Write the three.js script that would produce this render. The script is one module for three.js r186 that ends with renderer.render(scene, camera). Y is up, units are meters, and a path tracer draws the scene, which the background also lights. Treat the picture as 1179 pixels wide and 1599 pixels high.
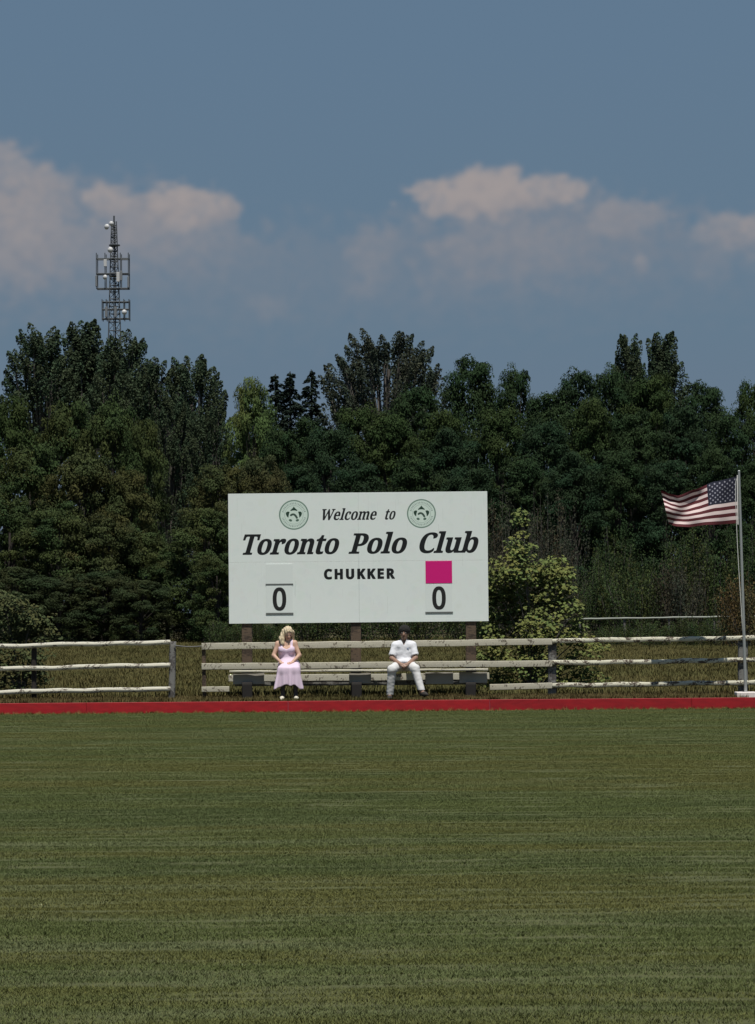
import * as THREE from 'three';
import { mergeGeometries, mergeVertices } from 'three/addons/utils/BufferGeometryUtils.js';
import { RoundedBoxGeometry } from 'three/addons/geometries/RoundedBoxGeometry.js';
import { MarchingCubes } from 'three/addons/objects/MarchingCubes.js';
import { createNoise2D, createNoise3D } from 'simplex-noise';

// ---------------------------------------------------------------- camera, sky, sun, exposure
const PW = 1179, PH = 1599, F = 4193.5, EYE = 1.827, HORIZON = 954;
const scene = new THREE.Scene();
const camera = new THREE.PerspectiveCamera(2 * Math.atan(PH / 2 / F) * 180 / Math.PI, PW / PH, 0.5, 4000);
camera.rotation.order = 'YXZ';
camera.position.set(0, EYE, 0);
camera.rotation.set(Math.atan((HORIZON - PH / 2) / F), 0, -0.45 * Math.PI / 180);
camera.updateMatrixWorld(true);
scene.add(camera);

const renderer = new THREE.WebGLRenderer({ antialias: true });
renderer.toneMapping = THREE.LinearToneMapping;
renderer.toneMappingExposure = 1.0;
renderer.shadowMap.enabled = true;

const rng = (s) => () => { s = (s + 0x6d2b79f5) | 0; let t = Math.imul(s ^ (s >>> 15), 1 | s); t = (t + Math.imul(t ^ (t >>> 7), 61 | t)) ^ t; return ((t ^ (t >>> 14)) >>> 0) / 4294967296; };
const n2 = createNoise2D(rng(11)), n3 = createNoise3D(rng(12));
const fbm = (x, y, o = 4) => { let s = 0, a = 0.5; for (let i = 0; i < o; i++) { s += a * n2(x, y); x = x * 2.03 + 7.1; y = y * 2.03 - 3.7; a *= 0.5; } return s; };
const clamp = THREE.MathUtils.clamp, lerp = THREE.MathUtils.lerp, sstep = (a, b, x) => { const t = clamp((x - a) / (b - a), 0, 1); return t * t * (3 - 2 * t); };
const lin1 = (c) => { c /= 255; return c <= 0.04045 ? c / 12.92 : Math.pow((c + 0.055) / 1.055, 2.4); };
const lin = (r, g, b) => [lin1(r), lin1(g), lin1(b)];
const colorOf = (a) => new THREE.Color().setRGB(a[0], a[1], a[2]);

{ // the sky: clear air with low broken cumulus all the way round
  const W = 4096, H = 2048, data = new Float32Array(W * H * 4);
  const stops = [[0, lin(107, 121, 138)], [3, lin(105, 121, 139)], [6, lin(100, 122, 141)], [12, lin(97, 121, 144)], [30, lin(90, 114, 143)], [90, lin(84, 108, 144)]];
  const row = new Float32Array(3);
  for (let y = 0; y < H; y++) {
    const el = Math.max(0, (y + 0.5) / H * 180 - 90);
    let k = 0; while (k < stops.length - 2 && el > stops[k + 1][0]) k++;
    const t = clamp((el - stops[k][0]) / (stops[k + 1][0] - stops[k][0]), 0, 1);
    for (let c = 0; c < 3; c++) row[c] = lerp(stops[k][1][c], stops[k + 1][1][c], t);
    for (let x = 0, o = y * W * 4; x < W; x++, o += 4) { data[o] = row[0]; data[o + 1] = row[1]; data[o + 2] = row[2]; data[o + 3] = 1; }
  }
  const deg = 180 / Math.PI;
  const bright = lin(158, 151, 151), dull = lin(122, 127, 138);
  // a puff: azimuth and elevation in degrees, half sizes, strength, how sunlit, softness of its underside
  const puff = (az, el, ra, re, amp, sun, soft) => {
    const x0 = Math.floor((az - ra * 1.7 + 90) / 360 * W), x1 = Math.ceil((az + ra * 1.7 + 90) / 360 * W);
    const y0 = Math.floor((el - re * 1.9 + 90) / 180 * H), y1 = Math.ceil((el + re * 1.7 + 90) / 180 * H);
    for (let y = y0; y <= y1; y++) for (let x = x0; x <= x1; x++) {
      const a = (x + 0.5) / W * 360 - 90, e = (y + 0.5) / H * 180 - 90;
      const w1 = fbm(a * 1.4 + 40, e * 1.9, 5), w2 = fbm(a * 1.4 - 30, e * 1.9 + 60, 5);
      const dx = (a - az) / ra + w1 * 0.55, dy = (e - el) / re + w2 * 0.6;
      const r = Math.hypot(dx, dy > 0 ? dy : dy * 0.9);
      const edge = lerp(soft, 0.16 + soft * 0.3, sstep(-0.4, 0.7, dy));
      let m = amp * (1 - sstep(1 - edge, 1 + edge * 0.6, r)) * (0.8 + 0.35 * fbm(a * 3, e * 4 + 9, 3));
      m = clamp(m, 0, 1); if (m <= 0) continue;
      const lit = clamp(sun * (0.72 + 0.35 * sstep(-0.9, 0.5, dy) + 0.4 * w1), 0, 1), o = (((y + H) % H) * W + ((x + W * 2) % W)) * 4;
      for (let c = 0; c < 3; c++) data[o + c] = lerp(data[o + c], lerp(dull[c], bright[c], lit), m);
    }
  };
  const px = (x, y, rx, ry, amp, sun, soft) => { // angles of a puff seen in the photograph
    const yy = y + (x - PW / 2) * 0.0079;
    puff(Math.atan((x - PW / 2) / F) * deg, Math.atan((HORIZON - yy) / F) * deg, rx / F * deg, ry / F * deg, amp, sun, soft);
  };
  for (const p of [[590, 430, 420, 90, 0.16, 0.3, 0.95], [250, 430, 330, 90, 0.2, 0.35, 0.95], [950, 410, 330, 80, 0.2, 0.35, 0.95], [20, 400, 150, 75, 0.45, 0.55, 0.9], [130, 345, 170, 70, 0.35, 0.5, 0.9], [15, 285, 62, 58, 0.8, 0.8, 0.5], [82, 292, 42, 30, 0.7, 0.8, 0.5], [30, 370, 90, 70, 0.7, 0.75, 0.7],
    [172, 312, 46, 22, 0.9, 0.9, 0.35], [255, 375, 140, 50, 0.5, 0.65, 0.9], [300, 322, 72, 34, 1, 1, 0.32], [265, 312, 40, 24, 0.9, 0.95, 0.35], [215, 340, 60, 40, 0.6, 0.75, 0.7],
    [590, 372, 45, 24, 0.4, 0.6, 0.8], [577, 420, 38, 45, 0.4, 0.55, 0.9], [420, 480, 40, 22, 0.25, 0.5, 0.9], [700, 425, 60, 60, 0.18, 0.4, 0.9],
    [850, 365, 230, 65, 0.5, 0.3, 0.9], [735, 306, 96, 32, 1, 1, 0.25], [762, 286, 62, 30, 1, 1, 0.22], [770, 300, 70, 36, 1, 1, 0.25], [862, 297, 74, 24, 1, 0.95, 0.28], [800, 385, 120, 50, 0.35, 0.6, 0.9],
    [978, 338, 68, 30, 0.6, 0.7, 0.6], [1006, 410, 15, 13, 0.55, 0.75, 0.8], [1148, 362, 62, 26, 0.65, 0.75, 0.6], [1112, 415, 36, 26, 0.3, 0.55, 0.9], [1225, 372, 80, 40, 0.6, 0.7, 0.7]]) px(...p);
  const r = rng(5);
  for (let i = 0; i < 200; i++) { // the same kind of cloud elsewhere round the horizon
    const az = r() * 360 - 180, el = 5.5 + r() * 5, ra = 0.6 + r() * 1.6;
    if (Math.abs(az) < 11) continue;
    puff(az, el, ra, ra * (0.3 + 0.25 * r()), 0.3 + r() * 0.6, 0.5 + 0.5 * r(), 0.4 + r() * 0.5);
  }
  const tex = new THREE.DataTexture(data, W, H, THREE.RGBAFormat, THREE.FloatType);
  tex.mapping = THREE.EquirectangularReflectionMapping; tex.magFilter = THREE.LinearFilter; tex.needsUpdate = true;
  scene.background = tex; scene.environment = tex;
}
const sun = new THREE.DirectionalLight(new THREE.Color(1, 0.955, 0.87), 4.8);
sun.position.set(0.15 * 40 + 0, 3.0 * 40, 1.15 * 40 - 50);
sun.target.position.set(0, 0, -50);
sun.castShadow = true; sun.shadow.mapSize.set(4096, 4096);
Object.assign(sun.shadow.camera, { left: -60, right: 60, top: 60, bottom: -60, near: 1, far: 400 });
scene.add(sun, sun.target);

// ---------------------------------------------------------------- helpers
const Q = camera.quaternion.clone();
/** the point on the plane z = -d that stands at pixel (px, py) of the photograph */
const at = (px, py, d) => { const v = new THREE.Vector3((px - PW / 2) / F, -(py - PH / 2) / F, -1).applyQuaternion(Q); return new THREE.Vector3(v.x / -v.z * d, EYE + v.y / -v.z * d, -d); };
const MEADOW = 0.195;
const used = new Map();
const numbered = (n) => { const k = used.get(n) ?? 0; used.set(n, k + 1); return k ? `${n}_${String(k).padStart(3, '0')}` : n; };
const shade = (o) => { o.traverse((c) => { if (c.isMesh) { c.castShadow = true; c.receiveShadow = true; } }); return o; };
const put = (o, label, category, group, kind) => { o.name = numbered(o.name); o.userData = { label, category }; if (group) o.userData.group = group; if (kind) o.userData.kind = kind; scene.add(shade(o)); return o; };
const structure = (o, name) => { o.name = numbered(name); o.userData = { kind: 'structure' }; scene.add(shade(o)); return o; };
const group = (name, p) => { const g = new THREE.Group(); g.name = name; if (p) g.position.copy(p); return g; };
const part = (name, geo, mat, parent, label) => { const m = new THREE.Mesh(geo, mat); m.name = name; if (label) m.userData.label = label; parent.add(m); return m; };
const mat = (c, rough = 0.8, extra = {}) => new THREE.MeshStandardMaterial({ color: colorOf(c), roughness: rough, ...extra });
const texFrom = (W, H, fn, srgb = true) => { // fn(u, v) -> [r, g, b] in 0..1
  const d = new Uint8Array(W * H * 4);
  for (let y = 0; y < H; y++) for (let x = 0; x < W; x++) { const c = fn(x / W, y / H), o = (y * W + x) * 4; d[o] = clamp(c[0], 0, 1) * 255; d[o + 1] = clamp(c[1], 0, 1) * 255; d[o + 2] = clamp(c[2], 0, 1) * 255; d[o + 3] = 255; }
  const t = new THREE.DataTexture(d, W, H); t.wrapS = t.wrapT = THREE.RepeatWrapping; t.magFilter = THREE.LinearFilter; t.minFilter = THREE.LinearMipmapLinearFilter; if (srgb) t.colorSpace = THREE.SRGBColorSpace; t.needsUpdate = true; return t;
};
const hexmix = (a, b, t) => [lerp(a[0], b[0], t), lerp(a[1], b[1], t), lerp(a[2], b[2], t)];
const s255 = (r, g, b) => [r / 255, g / 255, b / 255];
/** periodic noise for tiles */
const pn = (u, v, fx, fy, seed = 0) => { const a = u * Math.PI * 2, b = v * Math.PI * 2; return n3(Math.cos(a) * fx / 6.28 + seed, Math.sin(a) * fx / 6.28 + Math.cos(b) * fy / 6.28, Math.sin(b) * fy / 6.28 - seed); };
const limb = (pts, r0, r1, seg = 8, rad = 6) => { // tapered bent tube
  const curve = pts.length === 2 ? new THREE.LineCurve3(pts[0], pts[1]) : new THREE.CatmullRomCurve3(pts);
  const g = new THREE.TubeGeometry(curve, seg, 1, rad, false), p = g.attributes.position, c = new THREE.Vector3(), v = new THREE.Vector3();
  for (let i = 0; i <= seg; i++) { curve.getPointAt(i / seg, c); const r = lerp(r0, r1, i / seg); for (let j = 0; j <= rad; j++) { const k = i * (rad + 1) + j; v.fromBufferAttribute(p, k).sub(c).multiplyScalar(r).add(c); p.setXYZ(k, v.x, v.y, v.z); } }
  return g;
};
const V = (x, y, z) => new THREE.Vector3(x, y, z);
console.log('helpers ready');

// ---------------------------------------------------------------- ground
const soilTex = texFrom(512, 512, (u, v) => { const a = pn(u, v, 30, 30), b = pn(u, v, 120, 120, 5), c = pn(u, v, 10, 10, 9); return hexmix(s255(62, 62, 36), s255(88, 86, 52), clamp(0.5 + 0.3 * a + 0.35 * b + 0.2 * c, 0, 1)); });
const sheet = (x0, x1, z0, z1, y, m, tile) => {
  const g = new THREE.PlaneGeometry(x1 - x0, z0 - z1, 24, 24).rotateX(-Math.PI / 2).translate((x0 + x1) / 2, y, (z0 + z1) / 2), p = g.attributes.position, uv = g.attributes.uv;
  for (let i = 0; i < p.count; i++) uv.setXY(i, p.getX(i) / tile, p.getZ(i) / tile);
  return new THREE.Mesh(g, m);
};
const BOARD = 48.8;
structure(sheet(-160, 160, 40, -BOARD - 0.02, 0, new THREE.MeshStandardMaterial({ map: soilTex, roughness: 1, color: colorOf([0.9, 1.0, 0.8]) }), 1.7), 'playing_field');
const meadowTex = texFrom(512, 512, (u, v) => { const a = pn(u, v, 26, 26, 3), b = pn(u, v, 110, 110, 6), c = pn(u, v, 8, 8, 1); return hexmix(s255(70, 66, 36), s255(104, 96, 58), clamp(0.5 + 0.3 * a + 0.35 * b + 0.25 * c, 0, 1)); });
structure(sheet(-1500, 1500, -BOARD - 0.02, -3000, MEADOW, new THREE.MeshStandardMaterial({ map: meadowTex, roughness: 1, color: colorOf([0.6, 0.6, 0.55]) }), 3.1), 'meadow');

{ // mown turf: short blades grown in shallow streaks along the mowing direction
  const r = rng(21);
  const patch = (blades, lx, lz, hMin, hMax, w) => {
    const pos = [], nor = [], col = [];
    for (let i = 0; i < blades; i++) {
      const gx = (r() + r() + r() - 1.5) / 1.5, gz = (r() + r() + r() - 1.5) / 1.5, x = gx * lx, z = gz * lz, a = r() * 6.283, h = lerp(hMin, hMax, r()), lean = h * (0.3 + 0.9 * r()), la = r() * 6.283;
      const ww = w * (0.6 + 0.8 * r()), cx = Math.cos(a) * ww / 2, cz = Math.sin(a) * ww / 2;
      pos.push(x - cx, 0, z - cz, x + cx, 0, z + cz, x + Math.cos(la) * lean, h, z + Math.sin(la) * lean);
      const n = V(-Math.sin(a) * 0.7, 1, Math.cos(a) * 0.7).normalize();
      const t = 0.88 + 0.24 * r(), d = r() < 0.05 ? [1.35, 1.2, 1] : [1, 1, 1];
      for (let k = 0; k < 3; k++) { nor.push(n.x, n.y, n.z); col.push(t * d[0], t * d[1], t * d[2]); }
    }
    const g = new THREE.BufferGeometry();
    g.setAttribute('position', new THREE.Float32BufferAttribute(pos, 3)); g.setAttribute('normal', new THREE.Float32BufferAttribute(nor, 3)); g.setAttribute('color', new THREE.Float32BufferAttribute(col, 3));
    return g;
  };
  const turfMat = new THREE.MeshPhysicalMaterial({ roughness: 0.75, specularIntensity: 0.4, vertexColors: true, side: THREE.DoubleSide, color: 0xffffff });
  const green = [0.077, 0.098, 0.030], olive = [0.096, 0.100, 0.029], pale = [0.112, 0.132, 0.062], deep = [0.062, 0.084, 0.029];
  const list = [];
  for (let d = 9; d < BOARD - 0.1;) {
    const step = 0.05 + d * 0.0012, half = 0.142 * d + 1.6; d += step;
    const n = Math.max(3, Math.round(half * 2 / 0.95));
    for (let i = 0; i < n; i++) list.push([(-1 + 2 * (i + r()) / n) * half, -(d + (r() - 0.5) * step * 2)]);
  }
  const kinds = [patch(1300, 0.85, 0.11, 0.007, 0.014, 0.0032), patch(1300, 0.7, 0.12, 0.007, 0.014, 0.0032), patch(1300, 0.95, 0.10, 0.007, 0.014, 0.003)];
  const sets = kinds.map(() => []);
  list.filter((p) => p[1] < -8.8 && p[1] > -BOARD + 0.04).forEach((p) => sets[Math.floor(r() * 3)].push(p));
  const c = new THREE.Color(), M = new THREE.Matrix4(), q = new THREE.Quaternion();
  sets.forEach((set, k) => {
    const im = new THREE.InstancedMesh(kinds[k], turfMat, set.length);
    set.forEach(([x, z], i) => {
      const s = 0.9 + 0.3 * r(); q.setFromAxisAngle(V(0, 1, 0), (r() < 0.5 ? 0 : Math.PI) + (r() - 0.5) * 0.22);
      im.setMatrixAt(i, M.compose(V(x, 0.001, z), q, V(s, s, s)));
      const far = -z, bandO = fbm(x * 0.05 + 3, z * 0.55, 4), bandP = fbm(x * 0.09 + 31, z * 0.9 + 7, 4), bandD = fbm(x * 0.12 - 17, z * 0.7 - 5, 3), fine = r() - 0.5;
      const dd = far + 1.2 * fbm(x * 0.05, z * 0.08, 2), wave = (c0, w) => Math.exp(-(((dd - c0) / w) ** 2)); // worn, dry and watered stripes across the field
      const sO = wave(30.5, 2.2) + wave(17.2, 1.0) + wave(12.2, 0.6), sP = wave(39, 5) * 0.8 + wave(21.6, 0.7) + wave(15.1, 0.4), sD = wave(25, 1.5) + wave(19.4, 0.6) + wave(13.8, 0.5);
      let k3 = hexmix(green, olive, sstep(-0.18, 0.42, 0.8 * bandO + fine * 0.2 + 0.4 * sO - 0.3 * sD));
      k3 = hexmix(k3, pale, 0.75 * sstep(0.12, 0.55, 0.85 * bandP + fine * 0.25 + 0.26 * sP)); k3 = hexmix(k3, deep, 0.8 * sstep(0.1, 0.5, 0.85 * bandD + fine * 0.2 + 0.32 * sD));
      const v = 0.92 + 0.16 * r();
      im.setColorAt(i, c.setRGB(k3[0] * v, k3[1] * v, k3[2] * v));
    });
    im.name = 'mown_turf'; put(im, ['short mown grass blades of the playing field', 'short striped grass of the playing field', 'close cut grass streaks of the playing field'][k], 'grass', null, 'stuff');
  });
}
console.log('turf');

{ // rough meadow grass behind the boards
  const r = rng(33);
  const tuft = (n, h, spread, w) => {
    const pos = [], nor = [], col = [];
    for (let i = 0; i < n; i++) {
      const a = r() * 6.283, rr = spread * Math.sqrt(r()), x = Math.cos(a) * rr, z = Math.sin(a) * rr, hh = h * (0.45 + 0.6 * r()), la = r() * 6.283, lean = hh * (0.1 + 0.4 * r()), fa = r() * 3.14;
      const cx = Math.cos(fa) * w / 2, cz = Math.sin(fa) * w / 2, mx = x + Math.cos(la) * lean * 0.4, mz = z + Math.sin(la) * lean * 0.4, tx = x + Math.cos(la) * lean, tz = z + Math.sin(la) * lean;
      pos.push(x - cx, 0, z - cz, x + cx, 0, z + cz, mx + cx * 0.7, hh * 0.6, mz + cz * 0.7, x - cx, 0, z - cz, mx + cx * 0.7, hh * 0.6, mz + cz * 0.7, mx - cx * 0.7, hh * 0.6, mz - cz * 0.7, mx - cx * 0.7, hh * 0.6, mz - cz * 0.7, mx + cx * 0.7, hh * 0.6, mz + cz * 0.7, tx, hh, tz);
      const nn = V(-Math.sin(fa) * 0.45, 1, Math.cos(fa) * 0.45).normalize(), t = 0.9 + 0.2 * r(), straw = r() < 0.15 ? [1.3, 1.12, 0.95] : [1, 1, 1];
      for (let k = 0; k < 9; k++) { nor.push(nn.x, nn.y, nn.z); col.push(t * straw[0], t * straw[1], t * straw[2]); }
    }
    const g = new THREE.BufferGeometry();
    g.setAttribute('position', new THREE.Float32BufferAttribute(pos, 3)); g.setAttribute('normal', new THREE.Float32BufferAttribute(nor, 3)); g.setAttribute('color', new THREE.Float32BufferAttribute(col, 3));
    return g;
  };
  const m = new THREE.MeshPhysicalMaterial({ roughness: 1, specularIntensity: 0.2, vertexColors: true, side: THREE.DoubleSide });
  const make = (name, label, geo, list, base, alt, y0 = MEADOW) => {
    const im = new THREE.InstancedMesh(geo, m, list.length), M = new THREE.Matrix4(), q = new THREE.Quaternion(), c = new THREE.Color();
    list.forEach(([x, z, s], i) => { q.setFromAxisAngle(V(0, 1, 0), r() * 6.283); im.setMatrixAt(i, M.compose(V(x, y0, z), q, V(s, s * (0.8 + 0.4 * r()), s))); const k = hexmix(base, alt, clamp(0.5 + 0.9 * fbm(x * 0.12, z * 0.12, 3) + (r() - 0.5) * 0.4, 0, 1)); im.setColorAt(i, c.setRGB(...k)); });
    im.name = name; put(im, label, 'grass', null, 'stuff');
  };
  const far = [], near = [], edge = [];
  for (let i = 0; i < 1500; i++) edge.push([(r() * 2 - 1) * 9, -BOARD + 0.015 + 0.04 * r(), 0.25 + 0.5 * r() * r() + 0.25 * Math.max(0, n2(i, 3))]);
  for (let i = 0; i < 60000; i++) { const d = 51 + 105 * Math.pow(r(), 1.15), half = 0.15 * d + 3; far.push([(r() * 2 - 1) * half, -d, 0.7 + 0.8 * r()]); }
  for (let i = 0; i < 9000; i++) { const d = BOARD + 0.1 + 2.6 * r(); near.push([(r() * 2 - 1) * 10, -d, 0.5 + 0.5 * r()]); }
  make('meadow_grass', 'rough olive and straw meadow grass behind the rail fence', tuft(36, 0.13, 0.44, 0.010), far, [0.072, 0.072, 0.028], [0.096, 0.086, 0.036]);
  make('edge_grass', 'uneven longer grass at the foot of the red boards', tuft(14, 0.1, 0.06, 0.006), edge, [0.080, 0.094, 0.032], [0.115, 0.104, 0.042], 0);
  make('verge_grass', 'thin trodden grass between red boards and rail fence', tuft(22, 0.09, 0.11, 0.007), near, [0.066, 0.060, 0.024], [0.092, 0.070, 0.034]);
}

// ---------------------------------------------------------------- red sideboards
{
  const r = rng(41);
  const tex = texFrom(1024, 64, (u, v) => { const a = pn(u, v, 14, 3, 2), b = pn(u, v, 200, 30, 8), k = clamp(0.5 + 0.35 * a + 0.3 * b, 0, 1); const s = pn(u, v, 60, 12, 4) > 0.72 ? 0.25 : 0; return hexmix(hexmix(s255(142, 14, 25), s255(172, 21, 31), k), s255(150, 90, 80), s); });
  const m = new THREE.MeshStandardMaterial({ map: tex, roughness: 0.55 }), m2 = new THREE.MeshStandardMaterial({ map: tex, roughness: 0.55, color: colorOf([0.86, 0.8, 0.85]) });
  const joint = (px) => at(px, 1100, BOARD).x, L = 3.66, x0 = joint(765);
  const names = ['red sideboard section at the left edge, below the end post', 'red sideboard section below the leaning end post and the fence gap', 'red sideboard section in front of the seated woman', 'red sideboard section below the leafy young tree', 'red sideboard section below the flagpole base'];
  [-2, -1, 0, 1, 2].forEach((k, i) => {
    const g = group('sideboard', V(x0 + (k - 0.5) * L + (k > 0 ? 0 : 0), 0, -BOARD - 0.025));
    const rail = new RoundedBoxGeometry(L - 0.003, 0.205, 0.045, 2, 0.006), uv = rail.attributes.uv, p = rail.attributes.position;
    for (let j = 0; j < p.count; j++) uv.setXY(j, (p.getX(j) + k * 1.37) / 4, p.getY(j) / 0.25);
    part('board', rail.translate(0, 0.1025, 0), k > 0 ? m2 : m, g);
    for (const s of [-1, 1]) part('stake', new RoundedBoxGeometry(0.06, 0.17, 0.05, 1, 0.005).translate(s * L * 0.36, 0.085, -0.05), mat([0.2, 0.14, 0.09]), g);
    g.rotation.y = (r() - 0.5) * 0.002; g.position.z += (r() - 0.5) * 0.01;
    put(g, names[i], 'sideboard', 'red boards along the field edge');
  });
}

// ---------------------------------------------------------------- rail fences
const paintTex = (seed, paint, wood, wear, W = 1024) => texFrom(W, 128, (u, v) => {
  const a = pn(u, v, 16, 2.2, seed), b = pn(u, v, 90, 9, seed + 3), c = pn(u, v, 300, 60, seed + 7), k = sstep(wear, wear + 0.16, 0.62 * a + 0.5 * b + 0.22 * c);
  const grain = 0.5 + 0.5 * pn(u, v, 6, 60, seed + 13);
  return hexmix(hexmix(paint, [paint[0] * 0.86, paint[1] * 0.85, paint[2] * 0.8], clamp(0.5 + 0.5 * c, 0, 1)), hexmix(wood, [wood[0] * 0.6, wood[1] * 0.6, wood[2] * 0.6], grain), k);
});
const whitePaint = new THREE.MeshStandardMaterial({ map: paintTex(1, s255(206, 204, 192), s255(120, 110, 98), 0.30), roughness: 0.75 });
const creamPaint = new THREE.MeshStandardMaterial({ map: paintTex(4, s255(194, 190, 176), s255(132, 122, 106), 0.38), roughness: 0.75 });
const oldPaint = new THREE.MeshStandardMaterial({ map: paintTex(7, s255(208, 206, 190), s255(98, 84, 72), 0.12), roughness: 0.8 });
const greyWood = new THREE.MeshStandardMaterial({ map: paintTex(9, s255(122, 122, 122), s255(92, 88, 86), 0.05), roughness: 0.9 });
const brownWood = new THREE.MeshStandardMaterial({ map: paintTex(12, s255(98, 82, 68), s255(78, 64, 52), 0.1), roughness: 0.85 });
const darkWood = new THREE.MeshStandardMaterial({ map: paintTex(15, s255(44, 38, 34), s255(30, 26, 23), 0.1), roughness: 0.9 });
/** a rail or post from a to b: rounded section, slightly uneven along its length; h across (up), t deep */
const timber = (a, b, h, t, wob, round, seed, seg) => {
  const dir = b.clone().sub(a), L = dir.length(); seg = seg ?? Math.max(4, Math.round(L / 0.16)); dir.normalize();
  const up0 = Math.abs(dir.y) > 0.7 ? V(1, 0, 0) : V(0, 1, 0), side = V().crossVectors(dir, up0).normalize(), up = V().crossVectors(side, dir).normalize();
  const N = 12, pos = [], uv = [], idx = [];
  for (let i = 0; i <= seg; i++) {
    const s = i / seg, c = a.clone().addScaledVector(dir, L * s).addScaledVector(up, wob * n2(s * L * 0.9 + seed, seed)).addScaledVector(side, wob * 0.6 * n2(s * L * 0.8 - seed, seed + 9)), k = 1 + 0.9 * wob / h * n2(s * L * 2.5 + seed * 3, 4);
    for (let j = 0; j <= N; j++) {
      const q = j / N * Math.PI * 2, cq = Math.cos(q), sq = Math.sin(q), e = round, X = Math.sign(cq) * Math.pow(Math.abs(cq), e), Y = Math.sign(sq) * Math.pow(Math.abs(sq), e);
      const p = c.clone().addScaledVector(side, X * t / 2 * k).addScaledVector(up, Y * h / 2 * k);
      pos.push(p.x, p.y, p.z); uv.push((s * L + seed * 0.77) / 4, j / N * 0.9 + seed * 0.13);
    }
  }
  for (let i = 0; i < seg; i++) for (let j = 0; j < N; j++) { const o = i * (N + 1) + j; idx.push(o, o + N + 1, o + 1, o + 1, o + N + 1, o + N + 2); }
  for (const e of [0, seg]) { const o = pos.length / 3, base = e * (N + 1), c = V(); for (let j = 0; j < N; j++) c.add(V(pos[(base + j) * 3], pos[(base + j) * 3 + 1], pos[(base + j) * 3 + 2])); c.divideScalar(N); pos.push(c.x, c.y, c.z); uv.push(0.5, 0.5); for (let j = 0; j < N; j++) e ? idx.push(o, base + j + 1, base + j) : idx.push(o, base + j, base + j + 1); }
  const g = new THREE.BufferGeometry(); g.setAttribute('position', new THREE.Float32BufferAttribute(pos, 3)); g.setAttribute('uv', new THREE.Float32BufferAttribute(uv, 2)); g.setIndex(idx); g.computeVertexNormals();
  return g;
};
const FENCE = 50.35;
const atGround = (px, d, y = MEADOW) => V(at(px, 1080, d).x, y, -d);
const rel = (g, o) => g.translate(-o.x, -o.y, -o.z);
{
  const o = atGround(130, FENCE), left = group('rail_fence', o);
  const A = (x, y, dz = 0) => at(x, y, FENCE + dz);
  for (const [y0, y1, s] of [[1011, 1003, 1], [1046.5, 1038.5, 2], [1083, 1075.5, 3]]) part('rail', rel(timber(A(-75, y0), A(266, y1), 0.092, 0.085, 0.012, 0.85, s), o), whitePaint, left);
  part('post', rel(timber(V(A(268, 1090).x, MEADOW - 0.05, -FENCE - 0.06), A(270, 1001.5, 0.08), 0.125, 0.12, 0.006, 0.6, 5, 8), o), greyWood, left, 'weathered grey end post');
  part('post', rel(timber(V(A(52, 1090).x, MEADOW - 0.05, -FENCE - 0.1), A(53, 1008, 0.1), 0.1, 0.1, 0.006, 0.7, 6, 8), o), darkWood, left);
  part('wire', rel(limb([A(272, 1008), A(295, 1010), A(316, 1009)], 0.012, 0.012, 8, 5), o), mat([0.1, 0.1, 0.1], 0.6), left);
  put(left, 'white rail fence with three pole rails at the left, ending in a grey post', 'fence');

  const o2 = atGround(700, FENCE), right = group('rail_fence', o2);
  const P = (geo, m, name = 'rail', label) => part(name, rel(geo, o2), m, right, label);
  P(timber(A(315, 1009.5), A(600, 1005.8), 0.125, 0.045, 0.004, 0.25, 11), creamPaint); P(timber(A(600.4, 1005.8), A(862, 1002), 0.12, 0.045, 0.004, 0.25, 12), creamPaint);
  P(timber(A(315, 1041), A(560, 1038.6), 0.12, 0.045, 0.004, 0.25, 13), creamPaint); P(timber(A(560.4, 1038.6), A(862, 1036), 0.118, 0.045, 0.004, 0.25, 14), creamPaint);
  P(timber(A(315, 1076.5), A(358, 1076), 0.1, 0.045, 0.003, 0.25, 15), creamPaint, 'rail', 'short lower rail left of the bench'); P(timber(A(765, 1073), A(862, 1070.5), 0.112, 0.045, 0.003, 0.25, 16), creamPaint);
  for (const [y0, y1, s] of [[1001.5, 994.5, 17], [1035.5, 1029.5, 18], [1070.5, 1065, 19]]) P(timber(A(862.5, y0), A(1250, y1), 0.092, 0.075, 0.012, 0.7, s), oldPaint);
  P(timber(V(A(319, 1090).x, MEADOW - 0.05, -FENCE - 0.06), A(318, 1006, 0.06), 0.075, 0.075, 0.003, 0.4, 20, 6), brownWood, 'post', 'thin brown wooden post');
  P(timber(V(A(862, 1090).x, MEADOW - 0.05, -FENCE - 0.09), A(863, 999, 0.09), 0.16, 0.12, 0.006, 0.5, 21, 8), greyWood, 'post', 'weathered grey post beside the leafy tree');
  P(timber(V(A(1161, 1090).x, MEADOW - 0.05, -FENCE - 0.09), A(1160, 997, 0.09), 0.19, 0.14, 0.006, 0.5, 22, 8), greyWood, 'post', 'wide grey post behind the flagpole');
  put(right, 'white and cream rail fence running behind the bench to the right edge', 'fence');
}

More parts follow.
